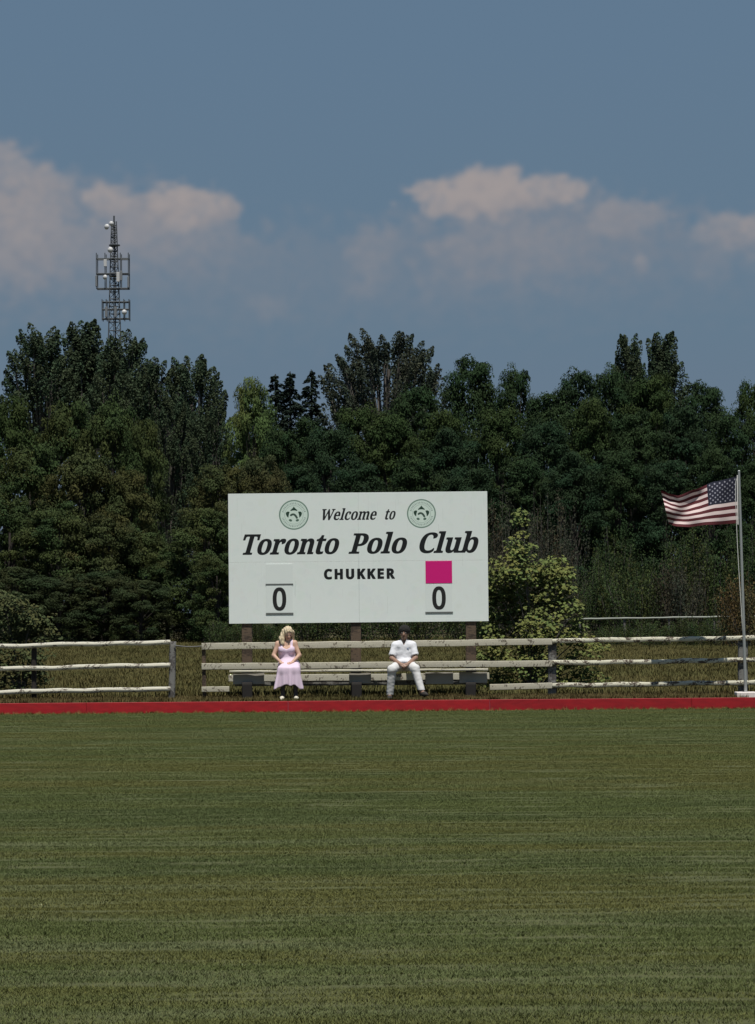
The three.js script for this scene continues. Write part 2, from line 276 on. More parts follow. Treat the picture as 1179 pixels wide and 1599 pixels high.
// ---------------------------------------------------------------- scoreboard
{
  const SD = 50.5, o = atGround(559, SD + 0.1), board = group('scoreboard', o);
  const tl = at(356.3, 771, SD), tr = at(761, 767, SD), bl = at(358, 974, SD);
  const Wd = tr.x - tl.x, Hd = tl.y - bl.y, ctr = V((tl.x + tr.x) / 2, (tl.y + bl.y) / 2 + (tr.y - tl.y) / 2, -SD);
  const U = (x) => (x - 356.5) / 404.5, Vv = (x, y) => (y - (771 - 4 * (x - 356.5) / 404.5)) / 203;
  const face = group('panel_face'); face.position.copy(ctr.clone().sub(o)); face.rotation.z = (tr.y - tl.y) / Wd * 1.0; board.add(face);
  // the print: one drawing, shared by the four sheets
  const CW = 2048, CH = 1024, cv = document.createElement('canvas'); cv.width = CW; cv.height = CH; const ctx = cv.getContext('2d');
  ctx.fillStyle = 'rgb(222,229,226)'; ctx.fillRect(0, 0, CW, CH);
  const rs = rng(77);
  for (let i = 0; i < 900; i++) { const x = rs() * CW, y = rs() * CH; ctx.fillStyle = `rgba(${170 + rs() * 40 | 0},${178 + rs() * 40 | 0},${170 + rs() * 40 | 0},${0.015 + rs() * 0.025})`; ctx.beginPath(); ctx.ellipse(x, y, 6 + rs() * 50, 4 + rs() * 34, rs() * 3, 0, 6.3); ctx.fill(); }
  for (let i = 0; i < 70; i++) { const x = rs() * CW, y = rs() * CH * 0.9; ctx.fillStyle = `rgba(140,150,140,${0.05 + rs() * 0.06})`; ctx.fillRect(x, y, 2 + rs() * 3, 30 + rs() * 120); }
  const X = (p) => U(p) * CW, Y = (v) => v / 203 * CH;
  const words = (text, font, x0, x1, base, cap, skew, extra, heavy) => { // fit words between two x, capital height cap
    ctx.save(); ctx.font = `bold 200px ${font}`; const chars = [...text]; let w = 0; const adv = chars.map((ch) => { const a = ctx.measureText(ch).width + extra; w += a; return a; }); w -= extra;
    const capH = 143; const sy = Y(cap) / capH, sx = (X(x1) - X(x0) - skew * Y(cap) * 0.5) / w;
    ctx.translate(X(x0), Y(base)); ctx.transform(1, 0, -skew, 1, 0, 0); ctx.scale(sx, sy);
    ctx.fillStyle = 'rgb(12,14,15)'; ctx.strokeStyle = 'rgb(12,14,15)'; ctx.lineWidth = heavy; ctx.lineJoin = 'round'; let x = 0;
    chars.forEach((ch, i) => { ctx.fillText(ch, x, 0); if (heavy) ctx.strokeText(ch, x, 0); x += adv[i]; }); ctx.restore();
  };
  words('Welcome', 'serif', 499, 589, 42.6, 17, 0.29, -2, 4); words('to', 'serif', 599, 618.5, 42.6, 17, 0.29, -1, 4);
  words('Toronto', 'serif', 373, 531, 95.3, 31, 0.29, -5, 5); words('Polo', 'serif', 543, 637, 95.3, 31, 0.29, -5, 5); words('Club', 'serif', 649, 748, 95.3, 31, 0.29, -5, 5);
  words('CHUKKER', 'sans-serif', 504.5, 615, 134.8, 15, 0, 22, 14);
  const emblem = (px, v, r) => { // round crest: grey-green ring, five dark leaves round a rider-like stroke
    const cx = X(px), cy = Y(v), R = r / 404.5 * CW; ctx.save(); ctx.translate(cx, cy); const big = 1.22;
    ctx.fillStyle = 'rgb(206,222,212)'; ctx.beginPath(); ctx.arc(0, 0, R, 0, 7); ctx.fill();
    ctx.lineWidth = R * 0.085; ctx.strokeStyle = 'rgb(112,136,124)'; ctx.beginPath(); ctx.arc(0, 0, R * 0.955, 0, 7); ctx.stroke();
    ctx.lineWidth = R * 0.03; ctx.beginPath(); ctx.arc(0, 0, R * 0.62, 0, 7); ctx.strokeStyle = 'rgba(140,156,148,0.6)'; ctx.stroke();
    for (let i = 0; i < 44; i++) { const a = i / 44 * 6.283; if (Math.abs(Math.sin(a)) < 0.22) continue; ctx.save(); ctx.rotate(a); ctx.fillStyle = `rgba(122,138,134,${0.45 + 0.35 * ((i * 7) % 5) / 5})`; ctx.fillRect(R * 0.7, -R * 0.03, R * 0.13, R * 0.055); ctx.restore(); }
    ctx.scale(big, big);
    ctx.fillStyle = 'rgb(30,58,44)';
    ctx.beginPath(); ctx.moveTo(0, -R * 0.46); ctx.quadraticCurveTo(R * 0.05, -R * 0.36, R * 0.2, -R * 0.25); ctx.lineTo(R * 0.17, -R * 0.21); ctx.quadraticCurveTo(0, -R * 0.27, -R * 0.17, -R * 0.21); ctx.lineTo(-R * 0.2, -R * 0.25); ctx.quadraticCurveTo(-R * 0.05, -R * 0.36, 0, -R * 0.46); ctx.fill();
    for (const e of [-1, 1]) { ctx.beginPath(); ctx.moveTo(e * R * 0.23, -R * 0.16); ctx.quadraticCurveTo(e * R * 0.38, -R * 0.22, e * R * 0.44, -R * 0.1); ctx.quadraticCurveTo(e * R * 0.44, R * 0.06, e * R * 0.3, R * 0.16); ctx.quadraticCurveTo(e * R * 0.3, R * 0.0, e * R * 0.23, -R * 0.16); ctx.fill(); }
    ctx.fillStyle = 'rgb(78,104,90)'; for (const e of [-1, 1]) { ctx.beginPath(); ctx.ellipse(e * R * 0.19, R * 0.3, R * 0.09, R * 0.065, e * -0.3, 0, 7); ctx.fill(); }
    ctx.strokeStyle = 'rgb(60,80,70)'; ctx.lineWidth = R * 0.11; ctx.lineCap = 'round'; ctx.beginPath(); ctx.moveTo(-R * 0.16, R * 0.02); ctx.quadraticCurveTo(R * 0.02, -R * 0.12, R * 0.16, R * 0.16); ctx.stroke();
    ctx.restore();
  };
  emblem(459, 34, 23.3); emblem(658, 34, 22.6);
  const tex = new THREE.CanvasTexture(cv); tex.colorSpace = THREE.SRGBColorSpace; tex.magFilter = THREE.LinearFilter;
  const printMat = new THREE.MeshStandardMaterial({ map: tex, roughness: 0.5 }), gap = 0.004, seamV = 0.53;
  for (const [i, j] of [[0, 0], [1, 0], [0, 1], [1, 1]]) { // four plywood sheets
    const x0 = i ? 0.502 : 0, x1 = i ? 1 : 0.502, v0 = j ? seamV : 0, v1 = j ? 1 : seamV, w = (x1 - x0) * Wd - (j ? gap / 2 : 0.0008), h = (v1 - v0) * Hd - gap / 2;
    const g = new RoundedBoxGeometry(w, h, 0.018, 1, 0.002), uv = g.attributes.uv, p = g.attributes.position;
    const cx = ((x0 + x1) / 2 - 0.5) * Wd, cy = (0.5 - (v0 + v1) / 2) * Hd; g.translate(cx, cy, 0);
    for (let k = 0; k < p.count; k++) uv.setXY(k, p.getX(k) / Wd + 0.5, p.getY(k) / Hd + 0.5);
    g.rotateZ(face.rotation.z).translate(face.position.x, face.position.y, face.position.z - 0.009);
    part('panel', g, printMat, board);
  }
  board.remove(face);
  const local = (px, v, z) => V((U(px) - 0.5) * Wd, (0.5 - v / 203) * Hd, z);
  const place = (name, g, m, px, v, z, label) => part(name, g.translate(...local(px, v, z)).rotateZ(face.rotation.z).translate(face.position.x, face.position.y, face.position.z), m, board, label);
  const mm = (px) => px / 404.5 * Wd;
  const plateWhite = mat(lin(218, 225, 222), 0.45), ink = mat([0.006, 0.0065, 0.007], 0.8), barMat = mat([0.12, 0.13, 0.125], 0.6);
  place('team_plate', new RoundedBoxGeometry(mm(42), mm(31), 0.006, 1, 0.002), plateWhite, 435.6, 126, 0.004, 'blank white team colour plate');
  place('team_plate', new RoundedBoxGeometry(mm(41.4), mm(35), 0.006, 1, 0.002), mat(lin(206, 22, 118), 0.4), 684.1, 125.6, 0.004, 'magenta team colour plate');
  const zero = (rx, ry) => { const s = new THREE.Shape(), e = (R, S) => { const pts = []; for (let i = 0; i < 40; i++) { const a = i / 40 * Math.PI * 2, c = Math.cos(a), d = Math.sin(a); pts.push(new THREE.Vector2(Math.sign(c) * Math.pow(Math.abs(c), 0.85) * R, Math.sign(d) * Math.pow(Math.abs(d), 0.85) * S)); } return pts; }; s.setFromPoints(e(rx, ry)); s.holes.push(new THREE.Path(e(rx - mm(6.2), ry - mm(5.6)))); return new THREE.ExtrudeGeometry(s, { depth: 0.002, bevelEnabled: false }); };
  for (const [px, v] of [[435.4, 165.2], [684, 166]]) {
    place('score_plate', new RoundedBoxGeometry(mm(41.5), mm(43), 0.006, 1, 0.002), plateWhite, px, v, 0.004, 'white score plate reading 0');
    place('numeral', zero(mm(10.6), mm(18.2)), ink, px, v, 0.0075);
  }
  for (const [px, v] of [[435.5, 142.3], [435.5, 188], [684, 188.6]]) place('ledge', new RoundedBoxGeometry(mm(43), mm(2.3), 0.012, 1, 0.002), barMat, px, v, 0.006);
  for (const px of [385.5, 555.8, 735.5]) part('post', rel(timber(V(at(px, 1080, SD).x, MEADOW - 0.1, -SD - 0.1), at(px - 0.5, 774, SD + 0.1), 0.2, 0.14, 0.003, 0.22, px % 7, 12), o), brownWood, board);
  for (const y of [800, 870, 940]) part('batten', rel(timber(at(360, y, SD + 0.05).add(V(0, 0, 0.012)), at(757, y - 4, SD + 0.05).add(V(0, 0, 0.012)), 0.09, 0.038, 0.001, 0.2, y % 11), o), brownWood, board);
  put(board, 'large white scoreboard on brown posts with two round crests and a magenta square', 'scoreboard');
}

// ---------------------------------------------------------------- bench
const BENCH = 49.72; // front edge
{
  const o = atGround(560, BENCH + 0.2), b = group('bench', o);
  const A = (x, y, dz = 0) => at(x, y, BENCH + dz);
  const P = (name, geo, m, label) => part(name, rel(geo, o), m, b, label);
  P('seat_plank', timber(A(358.5, 1048.8, 0.07), A(762, 1045.6, 0.07), 0.04, 0.14, 0.006, 0.22, 31), creamPaint);
  P('seat_plank', timber(A(358.5, 1048.4, 0.23), A(762, 1045.2, 0.23), 0.04, 0.15, 0.004, 0.22, 32), creamPaint);
  for (const [x0, x1, y0, y1, s] of [[357, 364, 1059.2, 1059.2, 33], [412.5, 545, 1058.8, 1057.8, 34], [579.5, 664, 1057.4, 1056.8, 35], [707.5, 717, 1056.4, 1056.2, 36], [760.5, 764, 1055.6, 1055.4, 37]]) P('front_plank', timber(A(x0, y0, -0.04), A(x1, y1, -0.04), 0.125, 0.03, 0.004, 0.2, s), creamPaint);
  const legShade = mat([0.014, 0.012, 0.011], 0.9), slab = mat([0.36, 0.34, 0.30], 0.95);  // legs near black: the shade below the seat is put into their colour
  for (const [x0, x1, y0, y1] of [[364, 413, 1051, 1068.5], [545, 580, 1050.5, 1067.5], [664, 708, 1050, 1068], [717, 761, 1049.5, 1066.5]]) { const c0 = A(x0, y0, 0.17), c1 = A(x1, y1, 0.17), g = new RoundedBoxGeometry(c1.x - c0.x, c0.y - c1.y, 0.08, 2, 0.008); P('support_block', g.translate((c0.x + c1.x) / 2, (c0.y + c1.y) / 2, -BENCH - 0.21), slab, 'grey weathered block below the seat'); }
  P('stretcher', timber(A(366, 1067.8, 0.26), A(760, 1064.8, 0.26), 0.09, 0.05, 0.003, 0.22, 38), greyWood);
  for (const px of [386, 557, 735]) P('leg', timber(V(A(px, 1090).x, MEADOW - 0.04, -BENCH - 0.11), A(px, 1065, 0.11), 0.185, 0.15, 0.003, 0.2, px % 9, 6), legShade);
  put(b, 'long low plank bench under the scoreboard with dark legs and grey blocks', 'bench');
}
console.log('fence, scoreboard, bench');

// ---------------------------------------------------------------- flagpole and flag
const POLE = 49.2;
{
  const foot = atGround(1164.5, POLE), p = group('flagpole', foot), top = at(1154, 737, POLE);
  const metal = mat([0.42, 0.43, 0.42], 0.4, { metalness: 0.5 });
  part('pole', rel(limb([V(foot.x, MEADOW + 0.08, -POLE), top], 0.03, 0.02, 10, 12), foot), metal, p);
  part('finial', new THREE.SphereGeometry(0.024, 12, 8).translate(top.x - foot.x, top.y - foot.y + 0.01, 0), metal, p);
  part('base', new RoundedBoxGeometry(0.37, 0.1, 0.37, 2, 0.012).translate(0, 0.05, 0), mat([0.72, 0.66, 0.63], 0.8), p, 'white square base block');
  const side = V(-0.055, 0, 0.01), a = top.clone().add(V(-0.02, -0.06, 0)), h0 = at(1150.5, 748, POLE).add(side.clone().multiplyScalar(0.2)), h1 = at(1152, 822, POLE).add(V(-0.02, 0, 0));
  part('halyard', rel(limb([a, h0, h1, at(1163.5, 1000, POLE).add(V(-0.035, 0, 0))], 0.006, 0.006, 24, 5), foot), mat([0.7, 0.7, 0.66], 0.8), p);
  put(p, 'slim grey metal flagpole leaning slightly, on a white square base', 'flagpole');

  const cv = document.createElement('canvas'); cv.width = 1000; cv.height = 546; const ctx = cv.getContext('2d');
  for (let i = 0; i < 13; i++) { ctx.fillStyle = i % 2 ? 'rgb(220,200,198)' : 'rgb(80,17,27)'; ctx.fillRect(0, i * 42, 1000, 42); }
  ctx.fillStyle = 'rgb(15,19,42)'; ctx.fillRect(0, 0, 400, 294); ctx.fillStyle = 'rgb(160,158,170)';
  const star = (x, y, r) => { ctx.beginPath(); for (let k = 0; k < 10; k++) { const a = k * Math.PI / 5 - Math.PI / 2, q = k % 2 ? r * 0.4 : r; ctx.lineTo(x + Math.cos(a) * q, y + Math.sin(a) * q); } ctx.fill(); };
  for (let j = 0; j < 9; j++) for (let i = 0; i < (j % 2 ? 5 : 6); i++) star((j % 2 ? 66.7 : 33.3) + i * 66.7, 29.4 + j * 29.4, 16);
  const tex = new THREE.CanvasTexture(cv); tex.colorSpace = THREE.SRGBColorSpace; tex.magFilter = THREE.LinearFilter;
  const NU = 96, NV = 48, pos = [], uv = [], idx = [], org = at(1151.5, 782, POLE);
  const ev = (list, t) => { let k = 0; while (k < list.length - 2 && t > list[k + 1][0]) k++; const [a, b] = [list[k], list[k + 1]], s = clamp((t - a[0]) / (b[0] - a[0]), 0, 1), e = s * s * (3 - 2 * s); return lerp(a[1], b[1], lerp(s, e, 0.5)); };
  const topY = [[0, 744], [0.3, 752], [0.55, 764], [0.78, 774], [0.88, 771], [1, 766]], botY = [[0, 817], [0.25, 819], [0.45, 819.5], [0.7, 823], [0.88, 822], [1, 818.5]];
  for (let j = 0; j <= NV; j++) for (let i = 0; i <= NU; i++) {
    const u = i / NU, v = j / NV, left = lerp(1032, 1044.5, v), x = lerp(1151.5, left, u), y = lerp(ev(topY, u), ev(botY, u), v + 0.035 * Math.sin(u * 9 + v * 5) * u * (1 - v) * v * 3);
    const fold = Math.sin(u * 8.2 - v * 2.6 + 0.5) * 0.085 * sstep(0, 0.25, u) + Math.sin(u * 17 + v * 5.5) * 0.02 * u + 0.05 * sstep(0.25, 0, v) * sstep(0.15, 0.6, u) * (1 - 0.6 * sstep(0.8, 1, u)) + 0.03 * Math.sin(v * 9 + u * 3) * u + 0.08 * (v - 0.45) * 2 * sstep(0, 0.3, u) + 0.045 * Math.sin(u * 13 - v * 8) * u;
    const p = at(x, y, POLE - fold).sub(org); pos.push(p.x, p.y, p.z); uv.push(u, 1 - v);
  }
  for (let j = 0; j < NV; j++) for (let i = 0; i < NU; i++) { const q = j * (NU + 1) + i; idx.push(q, q + NU + 1, q + 1, q + 1, q + NU + 1, q + NU + 2); }
  const g = new THREE.BufferGeometry(); g.setAttribute('position', new THREE.Float32BufferAttribute(pos, 3)); g.setAttribute('uv', new THREE.Float32BufferAttribute(uv, 2)); g.setIndex(idx); g.computeVertexNormals();
  const cloth = new THREE.MeshPhysicalMaterial({ map: tex, roughness: 0.9, side: THREE.DoubleSide, transmission: 0.12, thickness: 0 });
  const f = group('flag', org); part('cloth', g, cloth, f);
  part('hoist_band', limb([V(0.004, at(1151, 742, POLE).y - org.y, 0), V(0.004, at(1151, 819, POLE).y - org.y, 0)], 0.012, 0.012, 4, 6), mat([0.7, 0.68, 0.66]), f);
  put(f, 'striped flag with starred blue corner flying from the pole', 'flag');
}
// ---------------------------------------------------------------- people
const SEAT_ROW = 1047;
const smin = (a, b, k) => { const h = Math.max(k - Math.abs(a - b), 0) / k; return Math.min(a, b) - h * h * k * 0.25; };
const smax = (a, b, k) => -smin(-a, -b, k);
const cap = (p, a, b, r0, r1) => { // tapered capsule
  const bx = b[0] - a[0], by = b[1] - a[1], bz = b[2] - a[2], px = p[0] - a[0], py = p[1] - a[1], pz = p[2] - a[2], h = clamp((px * bx + py * by + pz * bz) / (bx * bx + by * by + bz * bz + 1e-9), 0, 1);
  return Math.hypot(px - bx * h, py - by * h, pz - bz * h) - lerp(r0, r1, h);
};
const ell = (p, c, r) => { const x = (p[0] - c[0]) / r[0], y = (p[1] - c[1]) / r[1], z = (p[2] - c[2]) / r[2], k = Math.hypot(x, y, z), m = Math.min(r[0], r[1], r[2]); return (k - 1) * m * (k < 1 ? 1 : Math.max(1, k / (Math.hypot(x / r[0], y / r[1], z / r[2]) * m + 1e-9)) * 0.9); };
const rbox = (p, c, h, r) => { const x = Math.abs(p[0] - c[0]) - h[0] + r, y = Math.abs(p[1] - c[1]) - h[1] + r, z = Math.abs(p[2] - c[2]) - h[2] + r; return Math.hypot(Math.max(x, 0), Math.max(y, 0), Math.max(z, 0)) + Math.min(Math.max(x, y, z), 0) - r; };
/** surface of a distance field inside a box, as an indexed geometry; paint(p) gives a colour */
const carve = (f, c, half, cell, paint) => {
  const n = Math.ceil(2 * half / cell) + 4, mc = new MarchingCubes(n, new THREE.MeshStandardMaterial(), false, false, 260000), hs = n / 2, s = half * n / (n - 4);
  const p = [0, 0, 0]; mc.isolation = 0;
  for (let z = 0; z < n; z++) for (let y = 0; y < n; y++) for (let x = 0; x < n; x++) { p[0] = c[0] + (x - hs) / hs * s; p[1] = c[1] + (y - hs) / hs * s; p[2] = c[2] + (z - hs) / hs * s; mc.field[z * n * n + y * n + x] = -f(p); }
  mc.update();
  let g = new THREE.BufferGeometry();
  const pos = mc.positionArray.slice(0, mc.count * 3); for (let i = 0; i < pos.length; i += 3) { pos[i] = c[0] + pos[i] * s; pos[i + 1] = c[1] + pos[i + 1] * s; pos[i + 2] = c[2] + pos[i + 2] * s; }
  g.setAttribute('position', new THREE.BufferAttribute(pos, 3)); g = mergeVertices(g, cell * 0.02); g.computeVertexNormals();
  if (paint) { const P = g.attributes.position, col = new Float32Array(P.count * 3); for (let i = 0; i < P.count; i++) { const k = paint([P.getX(i), P.getY(i), P.getZ(i)]); col[i * 3] = k[0]; col[i * 3 + 1] = k[1]; col[i * 3 + 2] = k[2]; } g.setAttribute('color', new THREE.BufferAttribute(col, 3)); }
  return g;
};
/** a relaxed hand: wrist at the origin, fingers along -y, thumb towards +x, palm facing -z */
const handField = (curl) => {
  const chains = [];
  [[0.030, 0.072, 0.0082], [0.010, 0.080, 0.0085], [-0.010, 0.075, 0.0082], [-0.029, 0.060, 0.0072]].forEach(([x, len, r]) => {
    let q = [x * 0.9, -0.085, 0], a = 0.15; const pts = [[x * 0.7, -0.05, 0], q];
    for (const k of [0.45, 0.32, 0.23]) { a += curl; q = [q[0] + x * 0.05, q[1] - Math.cos(a) * len * k, q[2] - Math.sin(a) * len * k]; pts.push(q); }
    chains.push([pts, r]);
  });
  chains.push([[[0.022, -0.02, -0.004], [0.046, -0.05, -0.016], [0.05, -0.078, -0.03], [0.043, -0.1, -0.038]], 0.0098]);
  return (p) => {
    let d = smin(rbox(p, [0, -0.052, 0], [0.04, 0.042, 0.015], 0.013), cap(p, [0, 0.035, 0], [0, -0.02, 0], 0.026, 0.028), 0.02);
    for (const [pts, r] of chains) { let e = 9; for (let i = 0; i + 1 < pts.length; i++) e = Math.min(e, cap(p, pts[i], pts[i + 1], r * (1.05 - 0.08 * i), r * (0.98 - 0.08 * i))); d = smin(d, e, 0.004); }
    return d;
  };
};
const handGeo = carve(handField(0.55), [0, -0.07, 0], 0.12, 0.0035);
/** hand placed at a wrist: fingers point along dir, back of the hand along up; thumb side chosen by mirror */
const hand = (wrist, dir, up, mirror, skin, size = 1) => {
  const y = V(...dir).normalize().negate(), z = V(...up), x = V().crossVectors(y, z).normalize(); z.crossVectors(x, y).normalize(); if (mirror) x.negate();
  const g = handGeo.clone().applyMatrix4(new THREE.Matrix4().makeBasis(x, y, z).setPosition(...wrist).multiply(new THREE.Matrix4().makeScale(size, size, size)));
  if (mirror) { const ix = g.index.array; for (let i = 0; i < ix.length; i += 3) { const t = ix[i]; ix[i] = ix[i + 1]; ix[i + 1] = t; } g.index.needsUpdate = true; }
  g.computeVertexNormals();
  const n = g.attributes.position.count, col = new Float32Array(n * 3); for (let i = 0; i < n; i++) col.set(skin, i * 3); g.setAttribute('color', new THREE.BufferAttribute(col, 3));
  return g;
};
/** head of height h centred at the origin, facing +z */
const headField = (h) => (p0) => {
  const s = h / 0.23, p = [p0[0] / s, p0[1] / s, p0[2] / s];
  let d = ell(p, [0, 0.035, -0.012], [0.074, 0.083, 0.094]);
  d = smin(d, ell(p, [0, -0.035, 0.022], [0.056, 0.078, 0.066]), 0.04);
  d = smin(d, ell(p, [0, -0.095, 0.055], [0.024, 0.018, 0.022]), 0.03);                          // chin
  d = smin(d, cap(p, [0, 0.01, 0.086], [0, -0.03, 0.104], 0.009, 0.014), 0.014);                   // nose
  for (const e of [-1, 1]) {
    d = smax(d, -ell(p, [e * 0.032, 0.005, 0.098], [0.017, 0.012, 0.018]), 0.012);                 // eye socket
    d = smin(d, ell(p, [e * 0.032, 0.004, 0.076], [0.0125, 0.0125, 0.0125]), 0.002);               // eyeball
    d = smin(d, cap(p, [e * 0.018, 0.024, 0.088], [e * 0.046, 0.024, 0.076], 0.006, 0.005), 0.01); // brow
    d = smin(d, ell(p, [e * 0.077, -0.008, -0.01], [0.010, 0.030, 0.018]), 0.008);                 // ear
  }
  d = smin(d, cap(p, [-0.02, -0.06, 0.077], [0.02, -0.06, 0.077], 0.006, 0.006), 0.008);           // lips
  return d * s;
};
const headPaint = (h, skin, lip, iris) => (p0) => { const s = h / 0.23, p = [p0[0] / s, p0[1] / s, p0[2] / s], ax = Math.abs(p[0]); if (p[2] > 0.07 && Math.hypot(ax - 0.032, (p[1] - 0.004) * 1.3) < 0.010) return Math.hypot(ax - 0.032, p[1] - 0.004) < 0.0055 ? iris : [0.6, 0.58, 0.55]; if (p[2] > 0.068 && ax < 0.024 && Math.abs(p[1] + 0.06) < 0.007) return lip; if (p[2] > 0.06 && ax > 0.015 && ax < 0.05 && Math.abs(p[1] - 0.025) < 0.005) return iris; return skin; };
const skinned = (rough = 0.6) => new THREE.MeshStandardMaterial({ vertexColors: true, roughness: rough });
const tinted = (g, c) => { const n = g.attributes.position.count, col = new Float32Array(n * 3); for (let i = 0; i < n; i++) col.set(c, i * 3); g.setAttribute('color', new THREE.BufferAttribute(col, 3)); return g; };
const shoe = (toe, heel, w) => (p) => { // toe and heel on the sole line
  const d = [toe[0] - heel[0], toe[1] - heel[1], toe[2] - heel[2]]; const mid = [heel[0] + d[0] * 0.55, heel[1] + d[1] * 0.55, heel[2] + d[2] * 0.55];
  let e = smin(cap(p, [heel[0], heel[1] + 0.034, heel[2]], [mid[0], mid[1] + 0.034, mid[2]], 0.034, w), cap(p, [mid[0], mid[1] + 0.03, mid[2]], [toe[0], toe[1] + 0.024, toe[2]], w, 0.026), 0.03);
  return smin(e, cap(p, [heel[0], heel[1] + 0.03, heel[2]], [heel[0], heel[1] + 0.085, heel[2]], 0.036, 0.036), 0.02);
};

{ // woman: pale pink dress, long fair hair over one shoulder, hands folded in her lap
  const o = atGround(452, BENCH + 0.1), w = group('person', o), skin = [0.50, 0.31, 0.225];
  // local frame: +x to the right of the picture, +z towards the field; bench edge at z = +0.10, seat 0.53 high
  const SH = [[-0.205, 1.035, 0.0], [0.10, 1.045, 0.0]], EL = [[-0.285, 0.825, 0.06], [0.19, 0.825, 0.06]], WR = [[-0.14, 0.69, 0.21], [0.055, 0.69, 0.22]];
  const KN = [[-0.105, 0.545, 0.40], [0.125, 0.55, 0.40]], AN = [[-0.112, 0.085, 0.35], [0.128, 0.09, 0.36]];
  const hc = [-0.018, 1.225, 0.045], tilt = 0.42, turn = 0.25;
  const toHead = (p) => { let x = p[0] - hc[0], y = p[1] - hc[1], z = p[2] - hc[2]; const ct = Math.cos(turn), st = Math.sin(turn); [x, z] = [x * ct - z * st, x * st + z * ct]; const c = Math.cos(tilt), s = Math.sin(tilt); return [x, y * c + z * s, -y * s + z * c]; };
  const torso = (p) => {
    let d = ell(p, [-0.045, 0.93, -0.01], [0.155, 0.17, 0.105]); d = smin(d, ell(p, [-0.035, 0.76, 0.0], [0.13, 0.17, 0.10]), 0.08); d = smin(d, ell(p, [0, 0.62, 0.0], [0.185, 0.12, 0.14]), 0.09);
    for (const s of [-1, 1]) d = smin(d, ell(p, [-0.045 + s * 0.07, 0.925, 0.085], [0.062, 0.062, 0.055]), 0.04);
    return smin(d, cap(p, SH[0], SH[1], 0.052, 0.052), 0.06);
  };
  const hf = headField(0.225);
  const body = (p) => {
    let d = torso(p); d = smin(d, cap(p, [-0.04, 1.03, 0.0], [-0.02, 1.15, 0.025], 0.052, 0.047), 0.04); d = smin(d, hf(toHead(p)), 0.015);
    for (let i = 0; i < 2; i++) { d = smin(d, cap(p, SH[i], EL[i], 0.048, 0.037), 0.04); d = smin(d, cap(p, EL[i], WR[i], 0.036, 0.025), 0.02); d = smin(d, cap(p, [i ? 0.09 : -0.08, 0.62, 0.02], KN[i], 0.085, 0.058), 0.05); d = smin(d, cap(p, KN[i], [lerp(KN[i][0], AN[i][0], 0.4), 0.38, 0.36], 0.056, 0.05), 0.03); d = smin(d, cap(p, [lerp(KN[i][0], AN[i][0], 0.4), 0.38, 0.36], AN[i], 0.05, 0.034), 0.03); d = smin(d, cap(p, AN[i], [AN[i][0], 0.032, AN[i][2] + 0.09], 0.032, 0.016), 0.03); }
    return d;
  };
  const hp = headPaint(0.225, skin, [0.36, 0.13, 0.11], [0.12, 0.08, 0.05]);
  const dark = [0.06, 0.05, 0.055];
  const bodyGeo = carve(body, [-0.03, 0.68, 0.12], 0.72, 0.012, (p) => p[1] > 1.1 ? hp(toHead(p)) : p[1] < 0.5 ? dark : skin);
  const headGeo = carve((p) => hf(toHead(p)), hc, 0.15, 0.0045, (p) => hp(toHead(p)));
  const hands = [hand([-0.135, 0.682, 0.215], [1, -0.32, 0.25], [0.1, 0.9, 0.5], false, skin, 0.9), hand([0.05, 0.688, 0.228], [-1, -0.25, 0.12], [-0.1, 0.9, 0.5], true, skin, 0.9)];
  const strip = (g) => { const q = new THREE.BufferGeometry(); for (const k of ['position', 'normal', 'color']) q.setAttribute(k, g.attributes[k]); q.setIndex(g.index); return q; };
  part('body', mergeGeometries([bodyGeo, headGeo, ...hands].map(strip)), skinned(), w);
  // dress: bodice with straps, then a full skirt falling from the knees in folds
  const hem = (x) => 0.285 - 0.085 * sstep(0.08, 0.27, Math.abs(x)) - 0.012 * Math.sin(x * 38);
  const dressField = (p) => {
    let top = torso(p) - 0.012; const strap = Math.min(Math.abs(p[0] + 0.135), Math.abs(p[0] - 0.045)); const line = strap < 0.026 ? 1.2 : 0.985 - 0.05 * (1 - clamp(Math.abs(p[0] + 0.045) / 0.1, 0, 1));
    top = smax(top, p[1] - line, 0.012); top = smax(top, 0.60 - p[1], 0.02);
    let lap = smin(cap(p, [-0.07, 0.63, 0.0], [KN[0][0], KN[0][1] + 0.005, KN[0][2]], 0.115, 0.088), cap(p, [0.09, 0.63, 0.0], [KN[1][0], KN[1][1] + 0.005, KN[1][2]], 0.115, 0.088), 0.12);
    lap = smin(lap, ell(p, [-0.03, 0.68, 0.03], [0.16, 0.11, 0.14]), 0.06);
    lap = smax(lap, 0.535 - p[1] - (p[2] > 0.1 ? 0.4 * (p[2] - 0.1) : 0), 0.02);
    const t = clamp((0.62 - p[1]) / 0.4, 0, 1), hx = 0.19 + 0.085 * t, fold = 0.016 * Math.sin(p[0] * 42 + Math.sin(p[0] * 11) * 1.6) * (0.25 + t) + 0.012 * Math.sin(p[0] * 19 + 1) * t;
    let fall = rbox(p, [0.0, 0.42, 0.40 + fold], [hx, 0.25, 0.085 + 0.03 * t], 0.06); fall = smax(fall, p[1] - 0.63 + 0.2 * Math.max(0, p[2] - 0.40), 0.03); fall = smax(fall, hem(p[0]) - p[1], 0.01);
    const inner = rbox(p, [0, 0.30, 0.385 + fold], [hx - 0.03, 0.19, 0.07 + 0.02 * t], 0.04); fall = smax(fall, -inner, 0.012);
    return smin(top, smin(lap, fall, 0.05), 0.03);
  };
  part('dress', carve(dressField, [-0.02, 0.68, 0.16], 0.58, 0.0105), mat([0.66, 0.53, 0.65], 0.85), w, 'pale pink sleeveless dress');
